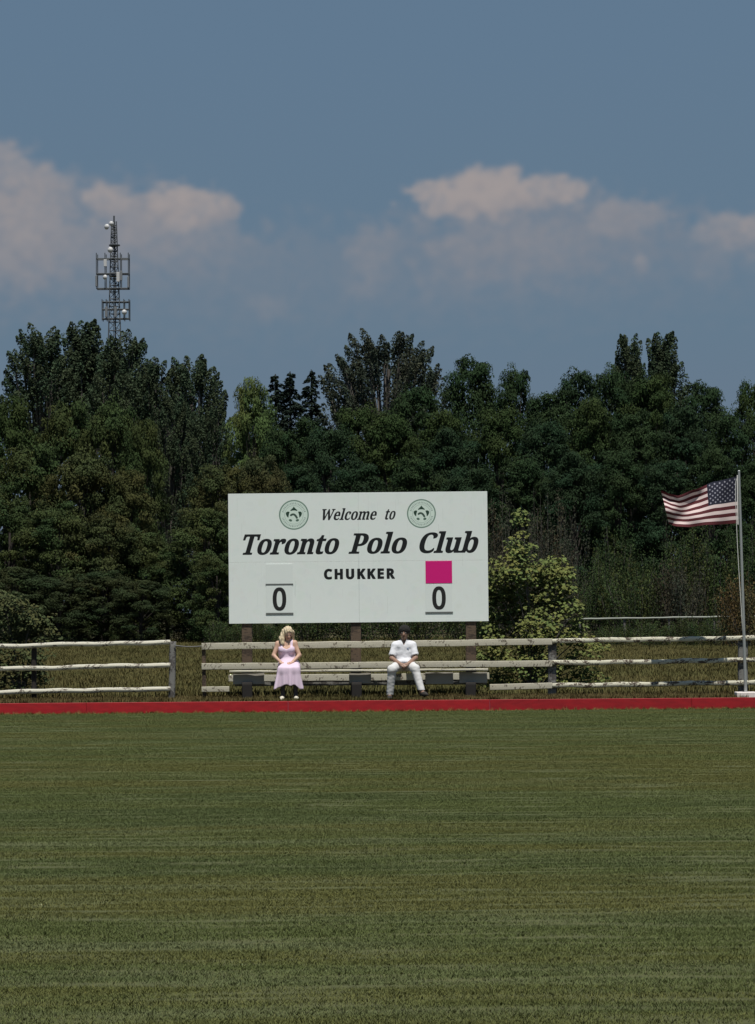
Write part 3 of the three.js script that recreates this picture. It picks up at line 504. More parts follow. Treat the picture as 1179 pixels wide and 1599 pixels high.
  const hairField = (p) => {
    const q = toHead(p), st = 0.0035 * Math.sin(q[0] * 150 + q[1] * 30) + 0.002 * Math.sin(q[2] * 150);
    let d = ell(q, [0, 0.042, -0.02], [0.088, 0.094, 0.106]); d = smax(d, -ell(q, [0.006, -0.03, 0.105], [0.058, 0.098, 0.085]), 0.02);
    d = smin(d, cap(p, [-0.09, 1.27, 0.03], [-0.135, 1.13, 0.06], 0.05, 0.052), 0.03); d = smin(d, cap(p, [-0.135, 1.13, 0.06], [-0.115, 1.045, 0.095], 0.05, 0.034), 0.02); 
    d = smin(d, cap(p, [0.07, 1.25, 0.0], [0.06, 1.1, -0.05], 0.035, 0.03), 0.03); d = smin(d, cap(p, [-0.03, 1.25, -0.07], [-0.05, 1.0, -0.11], 0.07, 0.05), 0.04);
    return d + st;
  };
  part('hair', carve(hairField, [-0.03, 1.14, 0.0], 0.24, 0.006, (p) => { const k = 0.5 + 0.5 * n3(p[0] * 70, p[1] * 9, p[2] * 70); return hexmix([0.66, 0.57, 0.41], [0.40, 0.29, 0.15], k * 0.8); }), skinned(0.6), w, 'long fair hair falling over one shoulder');
  for (let i = 0; i < 2; i++) part('shoe', carve(shoe([AN[i][0] + (i ? 0.02 : -0.02), 0.0, AN[i][2] + 0.16], [AN[i][0], 0.012, AN[i][2] - 0.015], 0.04), [AN[i][0], 0.05, AN[i][2] + 0.07], 0.16, 0.005), mat([0.66, 0.62, 0.52], 0.5), w, 'cream shoe');
  put(w, 'person in a pale pink dress with long fair hair, hands folded, seated on the bench', 'person');
}

{ // man: white polo shirt and trousers, dark hair, hands clasped between his knees
  const o = atGround(632, BENCH + 0.1), m = group('person', o), skin = [0.26, 0.155, 0.11];
  const SH = [[-0.168, 0.985, 0.02], [0.148, 0.99, 0.02]], EL = [[-0.235, 0.755, 0.10], [0.205, 0.76, 0.10]], WR = [[-0.075, 0.655, 0.31], [0.055, 0.655, 0.32]];
  const KN = [[-0.235, 0.555, 0.43], [0.19, 0.565, 0.43]], AN = [[-0.275, 0.09, 0.36], [0.305, 0.155, 0.55]];
  const hc = [0.004, 1.222, 0.055], tilt = 0.02, turn = -0.16;
  const toHead = (p) => { let x = p[0] - hc[0], y = p[1] - hc[1], z = p[2] - hc[2]; const ct = Math.cos(turn), st = Math.sin(turn); [x, z] = [x * ct - z * st, x * st + z * ct]; const c = Math.cos(tilt), s = Math.sin(tilt); return [x, y * c + z * s, -y * s + z * c]; };
  const torso = (p) => { let d = ell(p, [-0.01, 0.91, 0.0], [0.165, 0.2, 0.11]); d = smin(d, ell(p, [-0.005, 0.72, 0.0], [0.145, 0.18, 0.115]), 0.08); d = smin(d, ell(p, [0, 0.62, 0.0], [0.18, 0.1, 0.14]), 0.08); return smin(d, cap(p, SH[0], SH[1], 0.06, 0.06), 0.06); };
  const hf = headField(0.235);
  const arm = (p, i, e = 0) => smin(cap(p, SH[i], EL[i], 0.056 + e, 0.043 + e), cap(p, EL[i], WR[i], 0.041 + e, 0.028 + e), 0.02);
  const leg = (p, i, e = 0) => { const hip = [i ? 0.085 : -0.09, 0.63, 0.02]; let d = cap(p, hip, KN[i], 0.092 + e, 0.066 + e); return smin(d, cap(p, KN[i], AN[i], 0.062 + e, 0.038 + e * 1.6), 0.04); };
  const body = (p) => { let d = torso(p); d = smin(d, cap(p, [-0.008, 1.03, 0.015], [0, 1.15, 0.04], 0.06, 0.056), 0.04); d = smin(d, hf(toHead(p)), 0.015); for (let i = 0; i < 2; i++) { d = smin(d, arm(p, i), 0.04); d = smin(d, leg(p, i), 0.05); d = smin(d, cap(p, AN[i], [AN[i][0] + (i ? 0.07 : -0.01), AN[i][1] - 0.05, AN[i][2] + 0.1], 0.036, 0.03), 0.03); } return d; };
  const hp = headPaint(0.235, skin, [0.17, 0.075, 0.06], [0.015, 0.012, 0.01]);
  const strip = (g) => { const q = new THREE.BufferGeometry(); for (const k of ['position', 'normal', 'color']) q.setAttribute(k, g.attributes[k]); q.setIndex(g.index); return q; };
  const bodyGeo = carve(body, [0, 0.68, 0.18], 0.72, 0.012, (p) => p[1] > 1.1 ? hp(toHead(p)) : skin), headGeo = carve((p) => hf(toHead(p)), hc, 0.16, 0.0045, (p) => hp(toHead(p)));
  const hands = [hand([-0.072, 0.65, 0.315], [0.75, -0.4, 0.5], [-0.35, 0.75, 0.5], false, skin, 1.0), hand([0.052, 0.652, 0.325], [-0.75, -0.4, 0.42], [0.35, 0.75, 0.5], true, skin, 1.0)];
  part('body', mergeGeometries([bodyGeo, headGeo, ...hands].map(strip)), skinned(), m);
  const crease = (p, k) => 0.003 * n3(p[0] * k, p[1] * k * 1.4, p[2] * k);
  const shirtField = (p) => {
    let d = torso(p) - 0.014; d = smax(d, p[1] - 1.085, 0.015); d = smax(d, 0.60 - p[1], 0.02);
    for (let i = 0; i < 2; i++) { let s = cap(p, SH[i], EL[i], 0.07, 0.074); const ex = EL[i][0] - SH[i][0], ey = EL[i][1] - SH[i][1], ez = EL[i][2] - SH[i][2], L = Math.hypot(ex, ey, ez), h = ((p[0] - SH[i][0]) * ex + (p[1] - SH[i][1]) * ey + (p[2] - SH[i][2]) * ez) / L; s = smax(s, h - L * 0.80, 0.01); d = smin(d, s, 0.03); }
    d = smin(d, ell(p, [-0.005, 0.69, 0.12], [0.125, 0.05, 0.09]), 0.05);                         // the hem bunched over the lap
    d = smin(d, smax(cap(p, [-0.01, 1.045, 0.01], [-0.005, 1.09, 0.03], 0.085, 0.075), p[1] - 1.10, 0.01), 0.02);   // collar
    const vy = p[1] - 0.985; if (p[2] > 0.02) d = smax(d, -Math.max(Math.abs(p[0] + 0.01) - 0.42 * Math.max(vy, -0.01), 0.03 - p[2] + 0.0), 0.006);
    d = smax(d, -cap(p, [-0.008, 1.03, 0.02], [0, 1.2, 0.05], 0.064, 0.066), 0.006);
    return d + crease(p, 9);
  };
  const shirt = part('shirt', carve(shirtField, [0, 0.85, 0.06], 0.34, 0.008), mat([0.66, 0.67, 0.71], 0.9), m, 'white short-sleeved polo shirt');
  part('badge', new RoundedBoxGeometry(0.04, 0.018, 0.004, 1, 0.001).rotateX(-0.12).translate(0.065, 0.935, 0.124), mat([0.2, 0.24, 0.34], 0.8), shirt, 'small grey mark on the chest');
  const pantField = (p) => { let d = ell(p, [0, 0.63, -0.005], [0.19, 0.105, 0.15]); for (let i = 0; i < 2; i++) { let l = leg(p, i, 0.016); const lo = i ? 0.175 : 0.085; l = smax(l, lo - p[1], 0.01); d = smin(d, l, 0.05); } d = smax(d, p[1] - 0.72, 0.02); return d + crease(p, 9); };
  part('trousers', carve(pantField, [0.02, 0.45, 0.24], 0.44, 0.0095), mat([0.58, 0.58, 0.58], 0.9), m, 'white trousers');
  const hairField = (p) => { const q = toHead(p), st = 0.003 * n3(q[0] * 30, q[1] * 30, q[2] * 30); let d = ell(q, [0, 0.05, -0.012], [0.104, 0.1, 0.116]); d = smax(d, -ell(q, [0, -0.062, 0.115], [0.068, 0.092, 0.09]), 0.015); d = smax(d, -(q[1] + 0.055), 0.02); return d + st; };
  part('hair', carve(hairField, [0, 1.26, 0.05], 0.17, 0.0055), mat([0.010, 0.009, 0.008], 0.95), m, 'thick black hair');
  const sh = mat([0.03, 0.026, 0.024], 0.9);
  part('shoe', carve(shoe([-0.285, 0.0, 0.56], [-0.275, 0.0, 0.34], 0.045), [-0.28, 0.05, 0.45], 0.18, 0.005), sh, m); part('shoe', carve(shoe([0.40, 0.075, 0.71], [0.30, 0.07, 0.53], 0.045), [0.35, 0.12, 0.62], 0.18, 0.005), sh, m);
  put(m, 'black-haired person in white polo shirt and trousers seated on the bench, hands clasped', 'person');
}
console.log('people');
// ---------------------------------------------------------------- trees and shrubs
/** collects folded leaf faces: centre, outward normal, size, colour */
class Leaves {
  constructor(r) { this.r = r; this.pos = []; this.nor = []; this.col = []; this.idx = []; }
  add(c, n, s, k, aspect = 0.62) {
    const r = this.r; let ax = V(r() - 0.5, r() - 0.5, r() - 0.5).cross(n); if (ax.lengthSq() < 1e-6) ax = V(1, 0, 0).cross(n); ax.normalize();
    const by = V().crossVectors(n, ax), o = this.pos.length / 3, w = s * aspect * 0.5, f = s * 0.12;
    const P = [c.clone().addScaledVector(ax, -s / 2), c.clone().addScaledVector(by, w).addScaledVector(n, f), c.clone().addScaledVector(ax, s / 2).addScaledVector(n, -f * 0.6), c.clone().addScaledVector(by, -w).addScaledVector(n, f)];
    for (const p of P) { this.pos.push(p.x, p.y, p.z); this.nor.push(n.x, n.y, n.z); this.col.push(k[0], k[1], k[2]); }
    this.idx.push(o, o + 2, o + 1, o, o + 3, o + 2);
  }
  geo() { const g = new THREE.BufferGeometry(); g.setAttribute('position', new THREE.Float32BufferAttribute(this.pos, 3)); g.setAttribute('normal', new THREE.Float32BufferAttribute(this.nor, 3)); g.setAttribute('color', new THREE.Float32BufferAttribute(this.col, 3)); g.setIndex(this.idx); return g; }
}
const sphere = (r) => { const z = r() * 2 - 1, a = r() * 6.2832, q = Math.sqrt(1 - z * z); return V(q * Math.cos(a), z, q * Math.sin(a)); };
/** one clump of foliage: leaves on and in an ellipsoid */
const clump = (L, r, c, R, n, size, tone, out) => {
  for (let i = 0; i < n; i++) {
    const d = sphere(r); if (d.y < -0.35 && r() < 0.6) d.y *= -1;
    const q = (0.55 + 0.5 * Math.pow(r(), 0.5)) * (1 + 0.16 * n3(d.x * 2.2 + c.x, d.y * 2.2 + c.y, d.z * 2.2 + c.z)), p = V(c.x + d.x * R.x * q, c.y + d.y * R.y * q, c.z + d.z * R.z * q);
    const nn = V(d.x / R.x, d.y / R.y, d.z / R.z).normalize().multiplyScalar(0.75).add(sphere(r).multiplyScalar(0.55)).add(V(out ? out.x * 0.2 : 0, 0.45, out ? out.z * 0.2 : 0)).normalize();
    const t = 0.86 + 0.28 * r(); L.add(p, nn, size * (0.6 + 0.7 * r()), [tone[0] * t, tone[1] * t, tone[2] * t]);
  }
};
const toneOf = (r, spread) => { const a = (r() - 0.5) * spread, b = (r() - 0.5) * spread * 0.8; return [1 + a + b, 1 + b, 1 - a * 0.3 + b]; };
const bark = (tone) => mat(tone, 0.95);
const barkGrey = bark([0.11, 0.10, 0.09]), barkBrown = bark([0.045, 0.038, 0.032]), barkPale = bark([0.22, 0.21, 0.18]);

/** spreading broadleaf: lobes of foliage over an egg-shaped crown; nominal height 1 x radius 1 are scaled to H, R */
const broadleaf = (seed, { H = 17, R = 5.5, base = 0.1, lobes = 46, per = 420, size = 0.34, flat = 0.62, spread = 0.35, lump = 0.3 }) => {
  const r = rng(seed), L = new Leaves(r), limbs = [limb([V(0, -0.3, 0), V((r() - 0.5) * 0.5, H * 0.3, (r() - 0.5) * 0.5), V((r() - 0.5) * 1.2, H * 0.75, (r() - 0.5) * 1.2)], 0.028 * H, 0.008 * H, 10, 8)];
  for (let i = 0; i < lobes; i++) {
    const t = base + (1 - base) * Math.pow((i + r()) / lobes, 0.9), a = i * 2.39996 + r() * 0.9, prof = Math.sqrt(Math.max(0.02, 1 - Math.pow(Math.abs(t - 0.42) / 0.6, 2.6))), rr = (0.35 + 0.65 * Math.sqrt(r())) * prof * R * 0.86;
    const s = R * lump * (0.65 + 0.7 * r()), c = V(Math.cos(a) * rr, H * t - s * flat * 0.8 * sstep(0.7, 1, t), Math.sin(a) * rr);
    const tone = toneOf(r, spread), sub = 6, each = Math.round(per / sub * (s / (R * lump)) ** 1.5);
    for (let j = 0; j < sub; j++) { // flattened sprays layered over the lobe
      const u = sphere(r); u.y = Math.abs(u.y) * 1.1 - 0.35; const e = s * (0.42 + 0.3 * r()), v = 0.9 + 0.2 * r();
      clump(L, r, V(c.x + u.x * s * 0.66, c.y + u.y * s * flat * 0.8, c.z + u.z * s * 0.66), V(e, e * (0.42 + 0.3 * r()), e), each, size, [tone[0] * v, tone[1] * v, tone[2] * v], V(Math.cos(a), 0, Math.sin(a)));
    }
    for (let j = 0; j < 26; j++) { const u = sphere(r), p = V(c.x * 0.86 + u.x * s * 0.5, c.y + u.y * s * flat * 0.5, c.z * 0.86 + u.z * s * 0.5); L.add(p, sphere(r), size * 2.3, tone); }
    if (i % 4 === 0) { const y0 = Math.max(0.12 * H, c.y * 0.55); limbs.push(limb([V(0, y0, 0), V(c.x * 0.5, (y0 + c.y) / 2 + 0.3, c.z * 0.5), c.clone().multiplyScalar(0.97)], 0.011 * H, 0.003 * H, 5, 5)); }
  }
  return { crown: L.geo(), trunk: mergeGeometries(limbs), H, R };
};
/** cottonwood or poplar: rising plumes on steep limbs */
const plumed = (seed, { H = 26, R = 5, base = 0.28, plumes = 42, per = 330, size = 0.42, fan = 0.55, spread = 0.25, open = 0.8, full = 1.7 }) => {
  const r = rng(seed), L = new Leaves(r), limbs = [limb([V(0, -0.3, 0), V(0, H * 0.4, 0), V((r() - 0.5), H * 0.85, (r() - 0.5))], 0.02 * H, 0.006 * H, 8, 8)];
  for (let i = 0; i < plumes; i++) {
    const t = Math.pow((i + 0.5) / plumes, 0.75), a = i * 2.39996 + r(), lim = Math.sqrt(Math.max(0, 1 - Math.pow(Math.max(0, t - 0.12) / 0.95, full))), rr = R * lim * (0.25 + 0.75 * Math.sqrt(r())) * open;
    const y = lerp(base * H, H * 0.955, t) - r() * H * 0.05, ph = (1.0 + 0.9 * r()) * (0.75 + 0.5 * (1 - t)), pr = ph * (0.42 + 0.22 * r()), c = V(Math.cos(a) * rr, y - ph * 0.2, Math.sin(a) * rr), tone = toneOf(r, spread);
    const dir = V(Math.cos(a) * fan, 1, Math.sin(a) * fan).normalize(), n = Math.round(per * (0.7 + 0.6 * r()));
    for (let k = 0; k < n; k++) { // a flame-shaped spray
      const s = Math.pow(r(), 0.8) * 2 - 1, w = pr * Math.pow(Math.max(0.02, (1 - s) * 0.5), 0.55) * Math.sqrt(0.45 + 0.55 * s + 0.6), q = sphere(r), p = c.clone().addScaledVector(dir, s * ph).add(V(q.x * w, q.y * w * 0.5, q.z * w));
      const t2 = 0.7 + 0.6 * r(); L.add(p, q.clone().multiplyScalar(0.8).add(sphere(r).multiplyScalar(0.6)).add(V(0, 0.3, 0)).normalize(), size * (0.55 + 0.7 * r()), [tone[0] * t2, tone[1] * t2, tone[2] * t2]);
    }
    if (i % 2 === 0) { const y0 = y * 0.62; limbs.push(limb([V(0, y0, 0), V(c.x * 0.7, lerp(y0, c.y, 0.5), c.z * 0.7), c], 0.006 * H, 0.002 * H, 5, 5)); }
  }
  return { crown: L.geo(), trunk: mergeGeometries(limbs), H, R };
};
const spruce = (seed, { H = 22, R = 3.6, size = 0.32 }) => {
  const r = rng(seed), L = new Leaves(r), limbs = [limb([V(0, -0.3, 0), V(0, H * 0.5, 0), V(0, H, 0)], 0.016 * H, 0.002 * H, 8, 7)];
  for (let y = H * 0.08; y < H * 0.99; y += 0.09 + 0.1 * r()) { const w = R * Math.pow(1 - y / H, 0.65) * (0.55 + 0.6 * r()) + 0.15, n = 3; for (let i = 0; i < n; i++) { const a = r() * 6.283, len = w * (0.7 + 0.5 * r()), tone = toneOf(r, 0.2), m = Math.round(14 + 60 * len / R); for (let k = 0; k < m; k++) { const s = Math.sqrt(r()), p = V(Math.cos(a) * len * s, y - 0.32 * len * s * s + 0.1 * len * s * s * s + (r() - 0.5) * 0.2, Math.sin(a) * len * s), wz = (r() - 0.5) * 0.5 * len * (1.1 - s); p.x -= Math.sin(a) * wz; p.z += Math.cos(a) * wz; L.add(p, V(Math.cos(a) * 0.3, 0.9, Math.sin(a) * 0.3).add(sphere(r).multiplyScalar(0.6)).normalize(), size * (0.6 + 0.6 * r()), tone, 0.5); } } }
  return { crown: L.geo(), trunk: mergeGeometries(limbs), H, R };
};
/** thin scrubby growth: many fine stems with scattered small leaves */
const scrub = (seed, { H = 7, R = 3, stems = 44, per = 260, size = 0.15, bare = 0.1 }) => {
  const r = rng(seed), L = new Leaves(r), limbs = [];
  for (let i = 0; i < stems; i++) {
    const a = r() * 6.283, rr = R * Math.sqrt(r()) * 0.85, h = H * (0.5 + 0.5 * r()) * (1 - 0.35 * (rr / R) ** 2), foot = V(Math.cos(a) * rr * 0.55, -0.1, Math.sin(a) * rr * 0.55), tip = V(Math.cos(a) * rr + (r() - 0.5), h, Math.sin(a) * rr + (r() - 0.5)), mid = foot.clone().lerp(tip, 0.5).add(V((r() - 0.5) * 0.5, 0, (r() - 0.5) * 0.5));
    limbs.push(limb([foot, mid, tip], 0.03, 0.008, 5, 4)); if (r() < bare) continue; const tone = toneOf(r, 0.5);
    for (let k = 0; k < per; k++) { const s = 0.12 + 0.92 * Math.pow(r(), 0.8), p = foot.clone().lerp(tip, s).add(sphere(r).multiplyScalar(R * 0.2 * (1.25 - s) + 0.2)); const t = 0.7 + 0.6 * r(); L.add(p, sphere(r).add(V(0, 0.6, 0.2)).normalize(), size * (0.6 + 0.7 * r()), [tone[0] * t, tone[1] * t, tone[2] * t]); }
  }
  return { crown: L.geo(), trunk: mergeGeometries(limbs), H, R };
};
const leafMat = (c) => new THREE.MeshPhysicalMaterial({ color: colorOf(c), vertexColors: true, roughness: 0.9, specularIntensity: 0.15, side: THREE.DoubleSide, transmission: 0.2, thickness: 0 });
const G = {
  locust: [1, 2, 3, 4].map((s) => broadleaf(100 + s, { H: 19, R: 5.6, base: 0.06, lobes: 68, per: 450, size: 0.26, flat: 0.62, lump: 0.27, spread: 0.22 })),
  oak: [1, 2, 3].map((s) => broadleaf(130 + s, { H: 13, R: 4.6, base: 0.04, lobes: 66, per: 400, size: 0.21, flat: 0.8, spread: 0.36, lump: 0.26 })).concat([4, 5].map((s) => broadleaf(130 + s, { H: 13, R: 4.6, base: 0.2, lobes: 58, per: 400, size: 0.21, flat: 0.7, spread: 0.36, lump: 0.26 }))),
  poplar: [plumed(160, { H: 28, R: 3.6, plumes: 110, base: 0.6, per: 210, full: 1.8, fan: 0.55, size: 0.26, open: 0.95 }), plumed(161, { H: 28, R: 2.4, plumes: 84, base: 0.6, fan: 0.35, per: 210, full: 2.0, size: 0.26, open: 0.9 }), plumed(162, { H: 25, R: 4.2, plumes: 170, base: 0.25, fan: 0.45, per: 200, full: 1.9, size: 0.27, open: 0.95 })],
  cottonwood: [plumed(170, { H: 27, R: 6.2, plumes: 170, base: 0.62, fan: 0.55, per: 190, open: 1.0, size: 0.26, full: 2.6 })],
  spruce: [spruce(180, {})],
  scrub: [scrub(190, {}), scrub(191, { bare: 0.45, per: 190 }), scrub(192, { H: 4, R: 3.2, stems: 44, per: 170, size: 0.17, bare: 0.05 })],
};
console.log('tree shapes', Object.values(G).flat().reduce((s, g) => s + g.crown.index.count / 3 + g.trunk.index.count / 3, 0));
const M = {
  locust: leafMat([0.027, 0.050, 0.020]), locustDeep: leafMat([0.023, 0.045, 0.021]), locustWarm: leafMat([0.035, 0.058, 0.019]), olive: leafMat([0.057, 0.066, 0.024]), oliveGreen: leafMat([0.047, 0.067, 0.023]), shadeOlive: leafMat([0.036, 0.050, 0.020]), brown: leafMat([0.056, 0.062, 0.026]),  // the lowest left row gets a darker olive, overhang shade mixed into its colour
  poplar: leafMat([0.048, 0.070, 0.038]), cotton: leafMat([0.050, 0.062, 0.042]), light: leafMat([0.085, 0.120, 0.040]), spruce: leafMat([0.022, 0.036, 0.026]), grey: leafMat([0.058, 0.058, 0.038]), bush: leafMat([0.052, 0.074, 0.026]), rust: leafMat([0.105, 0.082, 0.036]),
};
let turn = 0;
const tree = (name, shape, m, trunkMat, px, row, halfPx, d, label, category = 'tree', grp) => {
  const foot = V(at(px, row, d).x, MEADOW, -d), H = at(px, row, d).y - MEADOW, R = halfPx * d / F, t = group(name, foot);
  part('trunk', shape.trunk, trunkMat, t); part('crown', shape.crown, m, t);
  t.scale.set(R / shape.R, H / shape.H, R / shape.R); t.rotation.y = (turn += 2.1);
  return put(t, label, category, grp);
};
const wood = 'broadleaf trees of the far wood', woodLabel = 'dark green broadleaf tree massed in the wood behind the scoreboard';
// poplars on the skyline, left
tree('poplar_tree', G.poplar[0], M.poplar, barkGrey, 64, 494, 64, 250, 'tall poplar with plumed top standing furthest left on the skyline', 'tree');
tree('poplar_tree', G.poplar[1], M.poplar, barkGrey, 132, 486, 50, 255, 'tall narrow poplar just left of the antenna tower', 'tree');
tree('poplar_tree', G.poplar[0], M.poplar, barkGrey, 196, 503, 60, 245, 'tall poplar standing in front of the antenna tower', 'tree');
tree('poplar_tree', G.poplar[2], M.poplar, barkGrey, 236, 548, 68, 240, 'lower poplar sloping down to the right of the antenna tower', 'tree');
tree('poplar_tree', G.poplar[2], M.poplar, barkGrey, 306, 539, 74, 235, 'broad dark poplar midway between tower and scoreboard', 'tree');
tree('poplar_tree', G.poplar[2], M.poplar, barkGrey, 265, 600, 48, 225, 'dark poplar filling the gap below the broad poplar', 'tree');
tree('poplar_tree', G.poplar[2], M.poplar, barkGrey, 330, 620, 46, 222, 'dark poplar beside the light green tree', 'tree');
tree('light_tree', G.oak[0], M.light, barkBrown, 392, 586, 48, 215, 'light yellow-green tree left of the small dark spruces', 'tree');
for (const [px, row, hw, d, l] of [[430, 584, 70, 262, 'small dark spruce nearest the light green tree'], [453, 580, 76, 258, 'small dark spruce with a pointed top, middle of three'], [486, 577, 66, 260, 'small dark spruce nearest the large cottonwood']]) tree('spruce_tree', G.spruce[0], M.spruce, barkBrown, px, row, hw, d, l, 'tree', 'small spruces on the skyline');
tree('cottonwood_tree', G.cottonwood[0], M.cotton, barkGrey, 598, 506, 106, 262, 'large rounded cottonwood with airy plumes above the scoreboard', 'tree');
tree('poplar_tree', G.poplar[1], M.poplar, barkGrey, 981, 509, 34, 258, 'left of the twin dark poplars on the right skyline', 'tree', 'twin poplars on the right skyline');
tree('poplar_tree', G.poplar[1], M.poplar, barkGrey, 1035, 505, 40, 260, 'right of the twin dark poplars on the right skyline', 'tree', 'twin poplars on the right skyline');
// the far wood, back to front
const nth = ['first', 'second', 'third', 'fourth', 'fifth', 'sixth', 'seventh', 'eighth', 'ninth', 'tenth', 'eleventh', 'twelfth', 'thirteenth', 'fourteenth', 'fifteenth', 'sixteenth', 'seventeenth', 'eighteenth', 'nineteenth'];
let q = 0; const nextLocust = () => G.locust[q++ % 4];
const far = (px, row, hw, d, m = M.locust, label = woodLabel) => tree('broadleaf_tree', nextLocust(), m, barkBrown, px, row, hw, d, label, 'tree', wood);
far(738, 554, 66, 232, M.locust, 'rounded broadleaf tree rising highest just right of the cottonwood'); far(806, 573, 50, 230, M.locust, 'flat-topped broadleaf tree at the dip in the right skyline'); far(1178, 590, 46, 226, M.locustWarm, 'loose broadleaf tree at the right edge of the wood');
const rowOf = (name, list) => list.forEach(([px, row, hw, d, m], i) => far(px, row, hw, d, m ?? M.locust, `dark green broadleaf tree, ${nth[i]} from the left in the ${name} of the wood`));
rowOf('skyline row', [[405, 640, 56, 228], [480, 652, 62, 222], [560, 632, 64, 224, M.locustWarm], [648, 600, 62, 236], [690, 640, 62, 220, M.locustWarm], [860, 606, 64, 224], [905, 577, 62, 232, M.locustDeep], [960, 572, 56, 228], [1020, 580, 62, 226, M.locustWarm], [1100, 594, 58, 230]]);
rowOf('middle row', [[440, 668, 52, 206], [515, 664, 60, 205, M.locustDeep], [610, 642, 66, 208, M.locustWarm], [700, 668, 62, 204, M.locustDeep], [780, 634, 62, 207, M.locustWarm], [850, 655, 58, 203, M.locustDeep], [920, 622, 60, 206, M.locustWarm], [990, 640, 62, 205], [1065, 632, 60, 206, M.locustDeep], [1140, 640, 56, 204]]);
rowOf('front row', [[470, 722, 56, 190, M.locustDeep], [560, 716, 62, 188, M.locustDeep], [650, 712, 60, 190], [735, 726, 60, 187, M.locustDeep], [818, 712, 58, 189], [895, 705, 58, 186, M.locustDeep], [965, 700, 56, 188], [1040, 716, 60, 187, M.locustDeep], [1110, 700, 56, 186], [1178, 715, 50, 188]]);
// scrub and bushes along the foot of the wood, right
const under = 'scrub along the foot of the wood', bushy = (shape, px, row, hw, d, m, label, name = 'scrub_bush') => tree(name, shape, m, barkGrey, px, row, hw, d, label, 'bush', under);
const scrubs = [];
for (const [k, px, row, hw, d, m] of [[0, 790, 760, 56, 168, M.grey], [1, 850, 742, 52, 170, M.grey], [0, 880, 800, 50, 160, M.grey], [1, 775, 820, 50, 155, M.grey], [0, 960, 812, 52, 158, M.bush], [0, 1030, 830, 56, 156, M.bush], [0, 1100, 800, 52, 160, M.bush], [0, 1165, 790, 50, 160, M.bush], [0, 920, 858, 46, 150, M.bush], [2, 985, 880, 56, 148, M.bush], [2, 1060, 872, 54, 148, M.grey], [2, 860, 880, 54, 146, M.grey], [2, 640, 930, 60, 140, M.bush], [2, 560, 925, 60, 140, M.bush], [2, 480, 930, 60, 140, M.bush], [2, 720, 925, 60, 142, M.bush]]) scrubs.push([k, px, row, hw, d, m]);
scrubs.sort((a, b) => a[1] - b[1]).forEach(([k, px, row, hw, d, m], i) => bushy(G.scrub[k], px, row, hw, d, m, `${m === M.grey ? 'grey-green' : 'green'} scrubby bush at the foot of the wood, ${nth[i]} from the left`));
tree('shrub', G.scrub[2], M.rust, barkGrey, 1165, 895, 56, 108, 'rusty brown-green shrub behind the flagpole at the right edge', 'bush');
[[960, 974, 34, 114], [1020, 968, 42, 112], [1080, 962, 40, 112], [1125, 955, 34, 112]].forEach(([px, row, hw, d], i) => bushy(G.scrub[2], px, row, hw, d, M.bush, `low leafy weeds before the distant white rail, ${nth[i]} patch from the left`, 'weed_patch'));
// the near wood, left
const nearWood = 'olive trees at the left edge', oak = (k, px, row, hw, d, m, label) => tree('leafy_tree', G.oak[k], m, barkBrown, px, row, hw, d, label, 'tree', nearWood);
const leftRow = (name, list) => list.forEach(([k, px, row, hw, d, m], i) => oak(k, px, row, hw, d, m, `olive leafy tree, ${nth[i]} from left in the ${name} of the left wood`));
leftRow('top row', [[0, 10, 614, 66, 168, M.locustWarm], [1, 105, 622, 66, 166, M.oliveGreen], [2, 175, 618, 62, 164, M.oliveGreen], [0, 222, 650, 46, 162, M.oliveGreen]]);
leftRow('second row', [[1, 45, 690, 76, 152, M.oliveGreen], [2, 130, 700, 72, 150, M.olive], [0, 196, 730, 56, 150, M.olive]]);
leftRow('third row', [[3, 14, 772, 74, 143, M.oliveGreen], [4, 92, 786, 72, 141, M.oliveGreen], [3, 165, 800, 66, 140, M.olive], [4, 222, 826, 56, 141, M.oliveGreen]]);
leftRow('lowest row', [[0, 20, 884, 60, 137, M.shadeOlive], [1, 92, 900, 58, 136, M.shadeOlive], [2, 160, 888, 58, 137, M.shadeOlive], [0, 222, 905, 50, 136, M.shadeOlive]]);
tree('leafy_tree', G.oak[1], M.olive, barkBrown, 345, 722, 66, 150, 'olive tree with rounded top left of the scoreboard', 'tree'); tree('leafy_tree', G.oak[2], M.brown, barkBrown, 405, 704, 56, 154, 'brownish olive tree partly hidden by the left end of the scoreboard', 'tree');
tree('leafy_tree', G.oak[0], M.oliveGreen, barkBrown, 318, 792, 66, 138, 'yellow-green tree beside the left edge of the scoreboard', 'tree'); tree('leafy_tree', G.oak[4], M.oliveGreen, barkBrown, 262, 862, 52, 140, 'low dark tree above the gap in the fence', 'tree'); tree('leafy_tree', G.oak[1], M.oliveGreen, barkBrown, 338, 862, 50, 133, 'low leafy tree under the left corner of the scoreboard', 'tree');
[[110, 962, 44, 147], [170, 968, 44, 147], [240, 970, 44, 146], [300, 962, 44, 141], [350, 966, 40, 130], [420, 968, 44, 134]].forEach(([px, row, hw, d], i) => bushy(G.scrub[2], px, row, hw, d, M.bush, `low shady undergrowth below the left trees, ${nth[i]} clump from the left`, 'undergrowth'));

